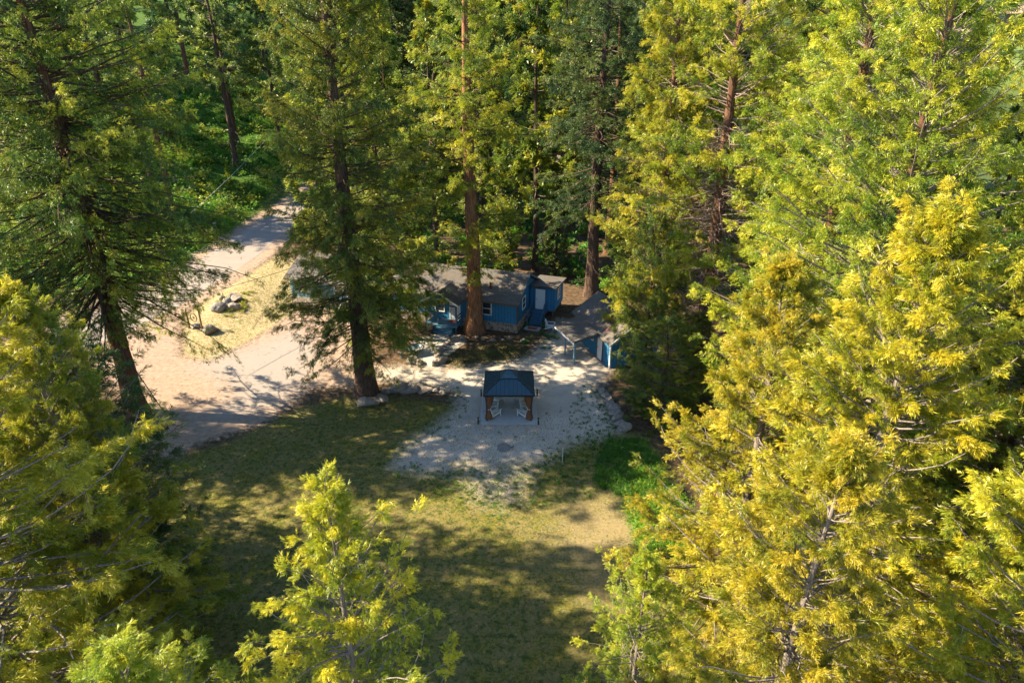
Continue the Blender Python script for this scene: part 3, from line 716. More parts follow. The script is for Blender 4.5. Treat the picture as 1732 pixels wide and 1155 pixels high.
t = NT('curtain_cloth'); c = t.coord('Object', (14, 14, 1)); n = t.noise(c, 2, 3); M['curtain'] = t.bsdf(t.mix(n, (.10, .045, .026), (.26, .125, .070)), .9, t.bump(n, .6, .03), .1)
h, ze, k_, zk = 1.84, 2.24, .60, 2.92
def hip(mb, h0, z0, h1, z1, th=.04):
    B = [(-h0, -h0, z0), (h0, -h0, z0), (h0, h0, z0), (-h0, h0, z0)]; T = [(-h1, -h1, z1), (h1, -h1, z1), (h1, h1, z1), (-h1, h1, z1)]
    vb = [mb.bm.verts.new(v) for v in B]; vt = [mb.bm.verts.new(v) for v in T]; vbb = [mb.bm.verts.new((x, y, z - th)) for x, y, z in B]; vtt = [mb.bm.verts.new((x, y, z - th)) for x, y, z in T]
    for i in range(4):
        j = (i + 1) % 4; mb.bm.faces.new((vb[i], vb[j], vt[j], vt[i])); mb.bm.faces.new((vbb[j], vbb[i], vtt[i], vtt[j])); mb.bm.faces.new((vb[j], vb[i], vbb[i], vbb[j]))
        mb.bm.faces.new((vt[i], vt[j], vtt[j], vtt[i]))
def seams(mb, h0, z0, h1, z1, n, rw=.025):
    for side_ in range(4):
        q = Matrix.Rotation(side_ * math.pi / 2, 4, 'Z')
        for i in range(n + 1):
            x = -h0 + 2 * h0 * i / n; y1 = max(h1, abs(x)); f_ = (h0 - y1) / (h0 - h1 + 1e-6)
            if f_ < .02: continue
            mb.bar(q @ Vector((x, -h0 - .005, z0 + .012)), q @ Vector((x, -y1, z0 + (z1 - z0) * f_ + .012)), rw, .045)
    for sx_ in (-1, 1):
        for sy_ in (-1, 1): mb.bar((sx_ * h0, sy_ * h0, z0 + .015), (sx_ * h1, sy_ * h1, z1 + .015), .06, .05)
m = MB(); hip(m, h, ze, k_, zk); lr = m.build('roof', M['metal_roof'], gz)
M['seam'] = plain('roof_seam_metal', (.028, .042, .052), .5, .2)
m = MB(); seams(m, h, ze, k_, zk, 12, .04); so_ = m.build('seams', M['seam'], lr); so_['kind'] = 'stuff'
m = MB(); m.box(-h, h, -h - .03, -h - .002, ze - .12, ze + .01); m.box(-h, h, h + .002, h + .03, ze - .12, ze + .01); m.box(-h - .03, -h - .002, -h, h, ze - .12, ze + .01); m.box(h + .002, h + .03, -h, h, ze - .12, ze + .01)
m.build('gutter', M['black'], lr)
m = MB(); hip(m, .66, 2.99, .03, 3.40); tr_ = m.build('top_roof', M['metal_roof'], gz)
m = MB(); m.box(-.56, .56, -.56, .56, 2.88, 3.0)
m.build('vent_block', M['black'], gz)  # solid black block added to darken the bright gap under the top roof
e_ = 1.62
m = MB()
for s_ in (-1, 1): m.box(-e_ + .075, e_ - .075, s_ * e_ - .05, s_ * e_ + .05, 2.02, 2.16); m.box(s_ * e_ - .05, s_ * e_ + .05, -e_ + .075, e_ - .075, 2.02, 2.16)
m.build('beam', M['gz_brown'], gz)
for sx_ in (-1, 1):
    for sy_ in (-1, 1):
        m = MB(); m.box(sx_ * e_ - .07, sx_ * e_ + .07, sy_ * e_ - .07, sy_ * e_ + .07, 0, 2.2); m.build('post', M['gz_brown'], gz)
        m = MB()   # gathered curtain, tied in the middle
        cx, cy = sx_ * (e_ - .13), sy_ * (e_ - .02); zs = [2.06, 1.7, 1.3, 1.02, .92, .82, .5, .12]; ws = [.30, .26, .19, .10, .075, .10, .20, .25]
        rings = []
        for z, w_ in zip(zs, ws):
            rr = []
            for q in range(20):
                a = q / 20 * 2 * math.pi; rd = w_ * (1 + .16 * math.cos(a * 6))
                rr.append(m.bm.verts.new((cx + rd * math.cos(a) - sx_ * (w_ - .075) * .3 * (z > 1), cy + rd * .62 * math.sin(a), z)))
            rings.append(rr)
        for a_, b_ in zip(rings, rings[1:]):
            for q in range(20): m.bm.faces.new((a_[q], a_[(q + 1) % 20], b_[(q + 1) % 20], b_[q]))
        cu = m.build('curtain', M['curtain'], gz, smooth=True)
        m = MB(); m.tube([(cx, cy, .90), (cx, cy, .95)], .095, 12); m.build('tie', M['offwhite'], cu)
# adirondack chairs
def chair_proto(mat='white'):
    r = empty('garden_chair', (0, 0, 0)); m_ = M[mat]     # faces +x
    for s_ in (-1, 1):
        m = MB(); m.bar((.42, s_ * .27, .34), (-.48, s_ * .27, .03), .03, .12); m.build('skid', m_, r)
        m = MB(); m.box(.34, .42, s_ * .30 - .015, s_ * .30 + .015, 0, .56); m.build('leg', m_, r)
        m = MB(); m.box(-.38, .46, s_ * .33 - .065, s_ * .33 + .065, .56, .585); m.box(-.36, -.30, s_ * .30 - .02, s_ * .30 + .02, .16, .56); m.build('armrest', m_, r)
    m = MB()
    for i in range(6):
        x = .36 - i * .105; z = .385 - i * .036; m.box(x - .042, x + .042, -.25, .25, z - .01, z + .012)
    m.build('seat', m_, r)
    m = MB()
    for i in range(5):
        y = -.2 + i * .1; top = 1.0 - abs(i - 2) * .045
        m.bar((-.17, y * .85, .16), (-.17 - .33 * (top - .16) / .84 * 1.0, y * 1.15, top), .085, .02)
    m.bar((-.19, -.24, .32), (-.19, .24, .32), .03, .07); m.bar((-.36, -.3, .56), (-.36, .3, .56), .03, .07)
    m.build('backrest', m_, r)
    return r
ch0 = chair_proto()
CH = [(-1.12, -.95, 33, 'white garden chair nearest the left front curtain of the gazebo'), (1.12, -.95, 147, 'white garden chair nearest the right front curtain of the gazebo'),
      (-1.25, .25, 2, 'white garden chair midway along the left side inside the gazebo'), (1.25, .25, 178, 'white garden chair midway along the right side inside the gazebo'),
      (-.85, 1.15, -48, 'white garden chair in the back left corner of the gazebo'), (.85, 1.15, 228, 'white garden chair in the back right corner of the gazebo')]
for i, (x, y, a, lb) in enumerate(CH):
    c_ = ch0 if i == 0 else copy_tree(ch0)
    c_.location = (GX + x, GY + y, .07); c_.rotation_euler.z = R(a); tag(c_, lb, 'chair', 'white garden chairs under the gazebo')
c_ = copy_tree(ch0); p = G(930, 556); c_.location = (p[0], p[1], 0); c_.rotation_euler.z = R(-15)
tag(c_, 'white garden chair standing alone beside the side door steps', 'chair')
if 'group' in c_: del c_['group']
# low black bollard lights round the slab
def bollard():
    r = empty('path_light', (0, 0, 0)); m = MB(); m.tube([(0, 0, -.05), (0, 0, .44)], .055, 10); m.build('post', M['black'], r)
    m = MB(); m.tube([(0, 0, .50), (0, 0, .56)], .075, 10); m.build('cap', M['black'], r)
    m = MB(); m.tube([(0, 0, .44), (0, 0, .50)], .045, 10); m.build('lens', plain('frosted_lens', (.5, .5, .48), .4), r); return r
b0 = bollard()
for i, (px, py, lb) in enumerate([(809, 717, 'front left'), (910.5, 718, 'front right'), (814, 670, 'back left'), (908.5, 669, 'back right')]):
    b = b0 if i == 0 else copy_tree(b0); p = G(px, py); b.location = (p[0], p[1], 0)
    tag(b, 'short black path light at the %s corner of the gazebo slab' % lb, 'path light', 'path lights around the gazebo slab')
# ------------------------------------------------------------------ ranch sign on two posts
t = NT('weathered_wood'); c = t.coord('Object', (6, 6, 1)); n = t.noise(c, 3, 4); M['oldwood'] = t.bsdf(t.mix(n, (.11, .065, .040), (.26, .17, .11)), .85, t.bump(n, .4, .02), .15)
A_ = Vector(G(321, 556)); B_ = Vector(G(343, 561)); A_.z = float(terr(A_.x, A_.y)); B_.z = float(terr(B_.x, B_.y))
sg = empty('ranch_sign', A_, math.atan2(B_.y - A_.y, B_.x - A_.x)); W_ = (B_ - A_).length
tag(sg, 'wooden arched ranch sign with a round emblem hanging between two posts', 'sign')
for x in (0, W_): 
    m = MB(); m.tube([(x, 0, -.2), (x, 0, 1.1), (x, 0, 1.95 if x == 0 else 2.15)], [.09, .08, .075], 10); m.build('post', M['oldwood'], sg)
m = MB(); m.tube([(x * W_, 0, 1.82 + .5 * math.sin(math.pi * (x * .82 + .06)) ** .8) for x in np.linspace(0, 1, 12)], .05, 8); m.build('arch', M['oldwood'], sg)
m = MB(); cz = 1.22; rr = .40
ring = [(W_ / 2 + rr * math.cos(a), 0, cz + rr * math.sin(a)) for a in np.linspace(0, 2 * math.pi, 25)]
m.tube(ring, .05, 6, False); em = m.build('emblem', M['oldwood'], sg)
m = MB(); m.box(W_ / 2 - .15, W_ / 2 + .15, -.015, .015, cz + .06, cz + .14); m.box(W_ / 2 - .045, W_ / 2 + .045, -.017, .017, cz - .16, cz + .06); m.bar((W_ / 2 - .18, 0, cz - .02), (W_ / 2 + .18, 0, cz - .02), .03, .06); m.build('mark', M['oldwood'], em)
for s_ in (-1, 1):
    m = MB(); m.tube([(W_ / 2 + s_ * .2, 0, cz + .36), (W_ / 2 + s_ * .2, 0, 2.2)], .012, 5); m.build('chain', M['black'], sg)
# ------------------------------------------------------------------ rocks
def rock_mesh(seed, sub=3):
    rng = random.Random(seed); bm = bmesh.new(); bmesh.ops.create_icosphere(bm, subdivisions=sub, radius=1)
    pl = [(Vector((rng.gauss(0, 1), rng.gauss(0, 1), rng.gauss(0, 1))).normalized(), rng.uniform(.62, .92)) for _ in range(12)]
    for v in bm.verts:
        for n_, d_ in pl:
            k = v.co.dot(n_)
            if k > d_: v.co -= n_ * (k - d_)
        v.co *= 1 + .05 * math.sin(v.co.x * 7 + seed) * math.cos(v.co.y * 6)
    me = bpy.data.meshes.new('rock'); bm.to_mesh(me); bm.free(); me.materials.append(M['rock']); return me
RM = [rock_mesh(i) for i in range(6)]
rr_ = random.Random(5)
def rock(px, py, s, label, group=None, flat=.7, el=1.25, rz=None):
    x, y, _ = G(px, py); z = float(terr(x, y)); o = link('rock', RM[rr_.randrange(6)]); o.location = (x, y, z + s * flat * .35)
    o.scale = (s * el * rr_.uniform(.85, 1.15), s * rr_.uniform(.8, 1.1), s * flat * rr_.uniform(.85, 1.2)); o.rotation_euler = (rr_.uniform(-.25, .25), rr_.uniform(-.25, .25), rr_.uniform(0, 6.3) if rz is None else rz)
    return tag(o, label, 'rock', group)
rock(625, 683, .85, 'large brown boulder at the foot of the tall central left cedar', None, .6)
rock(646, 677, .62, 'pale rock right beside the boulder at the cedar foot')
row = [(655,664,.42), (668,661,.5), (681,659,.62), (692,661,.66), (703,658,.45), (715,659,.6), (727,661,.5), (738,662,.45), (750,666,.32)]
nms = ['first', 'second', 'third', 'fourth', 'fifth', 'sixth', 'seventh', 'eighth', 'ninth', 'tenth', 'eleventh', 'twelfth', 'thirteenth', 'fourteenth']
for i, (a, b, s_) in enumerate(row): rock(a, b, s_, '%s rock from the trunk in the boulder row beside the big cedar' % nms[i], 'boulder row right of the cedar')
bord = [(736,617,.42),(745,613,.5),(741,602,.38),(745,594,.4),(752,590,.42),(757,583,.38),(762,577,.4),(772,575,.42),(781,573,.4)]
for i, (a, b, s_) in enumerate(bord): rock(a, b, s_, '%s rock from the yard end of the border curving to the porch' % nms[i], 'rock border by the porch path')
for i, (a, b, s_) in enumerate([(700,612,.55),(708,615,.42)]): rock(a, b, s_, ['larger pale', 'smaller darker'][i] + ' rock at the left edge of the porch path')
for i, (a, b, s_) in enumerate([(806,571,.25),(818,574,.22),(833,576,.28),(850,575,.25),(862,573,.22),(885,577,.3)]): rock(a, b, s_, '%s small stone from the big trunk along the bed below the cabin' % nms[i], 'small stones edging the bed below the cabin', .5)
rb = [(1011,653,.3),(1015,661,.35),(1020,666,.4),(1025,672,.42),(1029,680,.42),(1033,688,.45),(1038,694,.5),(1041,702,.5),(1045,711,.42),(1049,719,.4),(1056,726,.5)]
for i, (a, b, s_) in enumerate(rb): rock(a, b, s_, '%s rock from the shed end of the border edging the gravel yard' % nms[i], 'rock border along the right side of the yard', .8)
for i, (a, b, s_, lb) in enumerate([(376,513,.42,'rounded grey'), (373,531,.8,'large flat'), (386,526,.75,'tall'), (398,529,.6,'low'), (402,516,.6,'dark'), (396,511,.5,'shaded')]):
    rock(a, b, s_, lb + ' boulder on the dry grass bank by the road', None, .8)
rock(357, 563, .8, 'big tilted boulder just right of the ranch sign', None, .8)
rock(333, 556, .45, 'small white rock under the round emblem of the sign')
# ------------------------------------------------------------------ small things
def pole(name, px, py, h_, r_, mat, label, cat, parts=None):
    x, y, _ = G(px, py); r = empty(name, (x, y, float(terr(x, y)))); tag(r, label, cat)
    m = MB(); m.tube([(0, 0, -.1), (0, 0, h_)], r_, 10); m.build('post', M[mat], r)
    m = MB(); m.tube([(0, 0, h_), (0, 0, h_ + .05)], r_ * 1.3, 10); m.build('cap', M[mat], r); return r
pole('marker_stake', 951, 783, 1.15, .03, 'offwhite', 'thin white marker stake standing in the weeds in front of the gazebo', 'stake')
up = pole('utility_pedestal', 365, 393, 1.0, .16, 'offwhite', 'white utility pedestal in the bright green bank beside the road', 'utility box')
x, y, _ = G(361, 389); r = empty('road_marker', (x, y, float(terr(x, y)))); tag(r, 'thin orange road marker stick behind the white utility pedestal', 'marker')
m = MB(); m.box(-.03, .03, -.01, .01, -.1, 1.5); m.build('stick', plain('orange_plastic', (.6, .16, .03), .5), r)
x, y, _ = G(398, 528); r = empty('garden_stake', (x, y, float(terr(x, y)))); tag(r, 'short white stake among the boulders on the dry bank', 'stake')
m = MB(); m.box(-.035, .035, -.02, .02, -.1, .95); m.build('stick', M['white'], r)
x, y, _ = G(361, 552); r = empty('deer_figure_post', (x, y, float(terr(x, y)))); 
bpy.data.objects.remove(r)
# curved garden hammock in the light beside the porch path
x, y, _ = G(692, 600); hm = empty('hammock', (x, y, 0), R(12)); tag(hm, 'pale blue hammock hanging low on its stand beside the porch path', 'hammock')
m = MB(); n1_, n2_ = 16, 6; g_ = []
for i in range(n1_ + 1):
    u = i / n1_; xx = -1.15 + 2.3 * u; sag = .95 - .62 * math.sin(math.pi * u) ** .8; wd = .08 + .5 * math.sin(math.pi * u) ** .6
    g_.append([m.bm.verts.new((xx, -wd + 2 * wd * j / n2_, sag + .35 * ((2 * j / n2_ - 1) ** 2) * math.sin(math.pi * u))) for j in range(n2_ + 1)])
for i in range(n1_):
    for j in range(n2_): m.bm.faces.new((g_[i][j], g_[i + 1][j], g_[i + 1][j + 1], g_[i][j + 1]))
so = m.build('sling', plain('hammock_cloth', (.42, .56, .66), .8, .2, 5), hm, smooth=True); md = so.modifiers.new('solid', 'SOLIDIFY'); md.thickness = .02
m = MB(); m.tube([(-1.45, 0, 1.15), (-1.2, 0, .35), (-.7, 0, .08), (.7, 0, .08), (1.2, 0, .35), (1.45, 0, 1.15)], .035, 8); m.tube([(-.7, -.55, .04), (-.7, .55, .04)], .035, 8); m.tube([(.7, -.55, .04), (.7, .55, .04)], .035, 8)
for s_ in (-1, 1): m.tube([(s_ * 1.15, 0, .95), (s_ * 1.45, 0, 1.13)], .012, 5)
m.build('stand', M['trim_blue'], hm)
# overhead lines
def cable(pts, r_, label):
    m = MB(); m.tube(pts, r_, 6); o = m.build('overhead_line', M['offwhite'] if 'pale' in label else M['black']); tag(o, label, 'cable')
def hang(a, b, sag, n_=24):
    a, b = Vector(a), Vector(b); return [a.lerp(b, t_) - Vector((0, 0, sag * 4 * t_ * (1 - t_))) for t_ in np.linspace(0, 1, n_)]
cable(hang((-34.5, 60.0, 6.9), (-37.0, 106, 10.2), .5), .018, 'pale overhead cable above the green bank and the road')
cable(hang((-30.0, 50.5, 5.6), (-19.6, 66.5, 4.7), .25), .020, 'dark overhead line crossing above the drive toward the left cabin')  # dark tube drawn for the dark double line across the drive
# small dark ash pile on the gravel
mt = M['rock']
x, y, _ = G(853, 757); v = []; rng = np.random.default_rng(8)
bm = bmesh.new(); bmesh.ops.create_icosphere(bm, subdivisions=4, radius=1)
for q in bm.verts: q.co *= 1 + .12 * math.sin(q.co.x * 9) * math.cos(q.co.y * 8); q.co.z = q.co.z * .06
me = bpy.data.meshes.new('ash_patch'); bm.to_mesh(me); bm.free(); o = link('ash_patch', me, None, (x, y, .0), plain('ash', (.21, .19, .175), .95, .5, 7)); o.scale = (.5, .55, .8)
tag(o, 'dark ash patch on the pale gravel in front of the gazebo', 'ash patch')
# far houses on the hill at the upper right
def far_house(px, Yd, wd, dp, rz, roof, wall, label):
    u = (px - 866) / FPX; X_ = u * Yd * .908; z = float(terr(X_, Yd)); e = empty('house', (X_, Yd, z), R(rz)); tag(e, label, 'house')
    m = MB(); gable_prism_wall(m, -wd / 2, wd / 2, -dp / 2, dp / 2, -3, 3.2, 6.3); m.build('wall', M[wall], e)
    rf = gable_roof(e, -wd / 2 - .6, wd / 2 + .6, -dp / 2 - .6, dp / 2 + .6, 3.2, 6.6, 'x', .2, roof)
    m = MB(); m.box(-.5, .5, .2, 1.2, 5, 7.8); m.build('chimney', M['stone'], rf)
    for x_ in (-wd * .3, 0, wd * .3): window(e, (x_ - .7, -dp / 2, .8), (1, 0, 0), 1.4, 1.5, (0, -1, 0))
    return e
far_house(1706, 305, 16, 8, -12, 'shingle_tan', 'trim_brown', 'far house with tan roof on the hillside in the top right corner')
# ------------------------------------------------------------------ trees: large ones round the clearing
def T(*a, **k): return make_tree_meshes(*a, **k)
MID = dict(kind=spray_mid, size=.30, nsp=18, ntw=13)
# T1 big cedar at the left with long low limbs
t1 = T('cedar', 11, 34, .68, 9.0, 6.6, 'column', nb=580, e_low=-34, e_top=25, curl=.38, gap=.03, tint=(.42, .2), twl=1.4, ragged=.45, zmax=31, inner=.12, droop=.6, **MID)
tree(t1, 'cedar_tree', (-28.1, 43.9), 'huge dark cedar at the left edge of the drive with long drooping limbs', 'leaf_green', limb='bark_dark', rz=1.35)
t2 = T('cedar', 12, 33, .72, 5.0, 4.7, 'column', nb=460, e_low=-30, e_top=30, curl=.45, gap=.05, tint=(.46, .22), twl=1.2, ragged=.3, zmax=31, inner=.12, droop=.5, **MID)
tree(t2, 'cedar_tree', (-11.4, 46.6), 'tall columnar cedar rising from the boulder row left of the gazebo', 'leaf_green', bark='bark_dark', limb='bark_dark', rz=1.9)
t3 = T('cedar', 13, 34, .74, 6.0, 4.3, 'column', nb=330, e_low=-18, e_top=25, curl=.4, gap=.36, tint=(.5, .24), twl=1.15, ragged=.6, zmax=33, inner=.2, **MID)
tree(t3, 'cedar_tree', (-3.5, 58.9), 'giant cedar with thick reddish trunk standing against the main cabin', 'leaf_lime', bark='bark_sunlit', limb='bark_dark', rz=2.5)
t6 = T('cedar', 16, 36, .66, 8.5, 4.6, 'column', nb=420, e_low=-25, e_top=20, curl=.3, gap=.18, tint=(.4, .2), twl=1.1, ragged=.5, zmax=34, dead=50, **MID)
tree(t6, 'cedar_tree', (8.4, 68), 'dark thick trunked conifer rising behind the gap between cabin and shed', 'leaf_dark', bark='bark_dark', limb='bark_dark', rz=.3)
t8 = T('cedar', 18, 33, .62, 9, 4.2, 'column', nb=360, e_low=-10, e_top=30, curl=.4, gap=.26, tint=(.62, .22), twl=1.1, ragged=.6, zmax=33, dead=480, bare=.28, **MID)
tree(t8, 'cedar_tree', (14.7, 48.0), 'tall cedar with a tangle of bare dead twigs down its trunk right of the shed', 'leaf_lime', limb='bark_dead', rz=1.1)
t9 = T('cedar', 19, 32, .5, 3, 3.7, 'cedar', nb=520, e_low=-15, e_top=35, curl=.45, gap=.08, tint=(.64, .2), twl=1.1, ragged=.4, zmax=34, dead=60, **MID)
tree(t9, 'cedar_tree', (11.5, 52.3), 'bright cedar directly behind the shed with its left side in full sun', 'leaf_lime', limb='bark_dead', rz=4.1)
r3 = T('cedar', 23, 34, .55, 3, 5.6, 'cedar', nb=520, e_low=-15, e_top=38, curl=.5, gap=.06, tint=(.6, .2), twl=1.1, ragged=.32, dead=20, kind=spray_mid, size=.27, nsp=20, ntw=15, inner=.22)
tree(r3, 'cedar_tree', (18.4, 38.5), 'broad golden green cedar right of the yard behind the nearer pointed ones', 'leaf_lime', rz=.4)
r1 = T('cedar', 21, 31, .5, 3, 6.0, 'cedar', nb=560, e_low=-12, e_top=40, curl=.5, gap=.08, tint=(.52, .2), twl=1.1, ragged=.35, kind=spray_mid, size=.26, nsp=20, ntw=16, inner=.2)
tree(r1, 'cedar_tree', (17.3, 29.5), 'tallest cedar in the right mass whose dark trunk shows through a gap near the top', 'leaf_lime', rz=2.2)
# near cedars: finely modelled sprays, two of the meshes used more than once
n1 = T('cedar', 31, 20, .30, 1.0, 5.0, 'cone', nb=460, size=.25, nsp=25, ntw=13, inner=.24, e_low=-14, e_top=42, curl=.55, gap=.07, tint=(.64, .16), ragged=.38)
n2 = T('cedar', 32, 18, .26, 1.0, 4.3, 'cone', nb=430, size=.24, nsp=25, ntw=13, inner=.24, e_low=-18, e_top=40, curl=.6, gap=.09, tint=(.62, .17), ragged=.4)
n3 = T('cedar', 33, 17.6, .20, 1.0, 6.0, 'spire', nb=250, size=.21, nsp=24, ntw=20, e_low=-8, e_top=50, curl=.35, gap=.2, tint=(.64, .15), ragged=.45, wob=.2, inner=.15)
n4 = T('cedar', 34, 22, .34, 1.0, 5.2, 'cone', nb=470, size=.25, nsp=25, ntw=13, inner=.10, e_low=-20, e_top=38, curl=.6, gap=.14, tint=(.72, .2), ragged=.36)
tree(n1, 'cedar_tree', (12.4, 19.3), 'near golden cedar with its pale leader pointing up in the middle of the right mass', 'leaf_gold', bark='bark_grey', rz=.9, sc_=1.1)
tree(n2, 'cedar_tree', (10.6, 25.0), 'yellow green cedar whose slope forms the left edge of the right mass', 'leaf_gold', bark='bark_grey', rz=2.0, sc_=1.02)
tree(n2, 'cedar_tree', (7.9, 13.6), 'nearest golden cedar filling the bottom of the right mass', 'leaf_gold', bark='bark_grey', rz=4.4, sc_=(.92, .92, .98))
tree(n1, 'cedar_tree', (15.8, 14.2), 'near cedar in the bottom right corner with a shaded hollow beside it', 'leaf_gold', bark='bark_grey', rz=3.4, sc_=1.02)
tree(n3, 'young_cedar', (-4.35, 13.0), 'young cedar with bare pale leader standing alone at the bottom of the lawn', 'leaf_gold', bark='bark_grey', rz=1.3, sc_=(.88, .88, .95), cat='young tree')
tree(n3, 'young_cedar', (4.3, 16.6), 'small green cedar at the lower right corner of the lawn', 'leaf_lime', bark='bark_grey', rz=3.9, sc_=(.66, .66, .66), cat='young tree')
tree(n4, 'cedar_tree', (-17.3, 16.2), 'big near cedar filling the lower left with pale curved twigs', 'leaf_lime', bark='bark_grey', rz=.2, sc_=(1.26, 1.26, 1.17))
tree(n3, 'cedar_tree', (-9.2, 11.0), 'low cedar crown at the bottom edge left of the lone young cedar', 'leaf_lime', bark='bark_grey', rz=5.2, sc_=(.95, .95, .80))
tree(n4, 'cedar_tree', (-22.5, 23.0), 'light green cedar top at the left edge behind the big near cedar', 'leaf_lime', bark='bark_grey', rz=2.6, sc_=(.9, .9, .98))
l2 = T('cedar', 35, 14, .25, .3, 3.0, 'column', nb=230, e_low=-10, e_top=40, gap=.06, tint=(.35, .2), kind=spray_mid, size=.34, nsp=8, ntw=11, ragged=.25)
tree(l2, 'cedar_tree', (-19.0, 26.0), 'dense dark green cedar in shade between the near left cedar and the lawn', 'leaf_dark', rz=.8)
tree(l2, 'young_cedar', (10.9, 43.2), 'bushy dark young cedar beside the rock border below the shed', 'leaf_green', rz=2.8, sc_=(.8, .8, .56), cat='young tree')
tree(l2, 'young_cedar', (10.6, 49.0), 'slender cedar standing close in front of the shed corner', 'leaf_green', rz=1.2, sc_=(.66, .66, .98), cat='young tree')
tree(l2, 'young_cedar', (13.4, 46.3), 'dark young cedar crowded between the shed and the dead twig cedar', 'leaf_green', rz=4.0, sc_=(.7, .7, .5), cat='young tree')
t4 = T('cedar', 41, 21, .30, 2.5, 3.9, 'column', nb=330, e_low=-25, e_top=30, curl=.4, gap=.12, tint=(.36, .2), twl=1.1, ragged=.35, **MID)
tree(t4, 'cedar_tree', (-11.0, 57.2), 'dark cedar with a thin stem directly behind the tall columnar one and before the cabin', 'leaf_green', bark='bark_dark', limb='bark_dark', rz=1.0)
tree(n2, 'cedar_tree', (-16.9, 21.3), 'mid height lime cedar between the big near left cedar and the dense dark one', 'leaf_lime', bark='bark_grey', rz=3.1, sc_=(.92, .92, 1.04))
# more large trees that close the right, and those at the left edge that shade the lawn
tree(r3, 'cedar_tree', (24.5, 46.0), 'dark topped cedar behind the golden green one at the upper right', 'leaf_green', limb='bark_dead', rz=3.3)
tree(r1, 'cedar_tree', (22.8, 26.5), 'shaded cedar on the right border of the view', 'leaf_lime', rz=.9, sc_=(.85, .85, .66))
tree(r1, 'cedar_tree', (24.0, 20.0), 'dark green cedar low at the right border', 'leaf_green', rz=2.9, sc_=(.85, .85, .6))
tree(t2, 'cedar_tree', (-39.5, 39.5), 'cedar outside the left border beyond the drive', 'leaf_green', limb='bark_dark', rz=.2, sc_=(.85, .85, .78))
tree(t2, 'cedar_tree', (-31.0, 31.0), 'cedar just outside the left border beside the lawn', 'leaf_green', limb='bark_dark', rz=3.7, sc_=(.6, .6, .93))
tree(r1, 'cedar_tree', (-33.0, 26.5), 'wide cedar outside the left border level with the lower lawn', 'leaf_green', rz=4.9, sc_=(.8, .8, .92))
tree(t1, 'cedar_tree', (-68.0, 94.0), 'dark cedar across the road behind the huge left cedar', 'leaf_dark', limb='bark_dark', rz=4.2, sc_=.8)
tree(t2, 'cedar_tree', (-62.0, 44.5), 'cedar across the road at the left border', 'leaf_green', limb='bark_dark', rz=1.2, sc_=.95)
# ------------------------------------------------------------------ trees behind the cabins
FAR = dict(kind=spray_far, size=.72, nsp=10, ntw=10, inner=.3, droop=.3)
far = [T('pine', 51, 34, .42, 9, 3.4, 'pine', nb=120, e_low=-15, e_top=35, gap=.3, tint=(.5, .25), twl=1.4, ragged=.6, dead=14, **FAR),
       T('pine', 52, 32, .40, 5, 3.2, 'cedar', nb=150, e_low=-20, e_top=30, gap=.22, tint=(.5, .25), twl=1.3, ragged=.5, **FAR),
       T('pine', 53, 36, .45, 13, 3.8, 'pine', nb=105, e_low=-20, e_top=35, gap=.35, tint=(.45, .25), twl=1.5, ragged=.6, dead=26, **FAR),
       T('pine', 54, 28, .34, 2, 3.6, 'cone', nb=160, e_low=-18, e_top=30, gap=.18, tint=(.5, .25), twl=1.3, ragged=.45, **FAR),
       T('pine', 55, 33, .38, 7, 2.8, 'column', nb=140, e_low=-25, e_top=25, gap=.3, tint=(.5, .25), twl=1.2, ragged=.5, dead=12, **FAR)]
md = [T('cedar', 61, 36, .55, 10, 4.4, 'column', nb=280, e_low=-25, e_top=25, gap=.16, tint=(.45, .22), twl=1.2, ragged=.55, kind=spray_mid, size=.62, nsp=10, ntw=11, dead=40, droop=.5),
      T('cedar', 62, 34, .42, 5, 3.9, 'cedar', nb=280, e_low=-20, e_top=30, gap=.14, tint=(.5, .22), twl=1.1, ragged=.5, kind=spray_mid, size=.62, nsp=10, ntw=11, dead=30, droop=.4)]
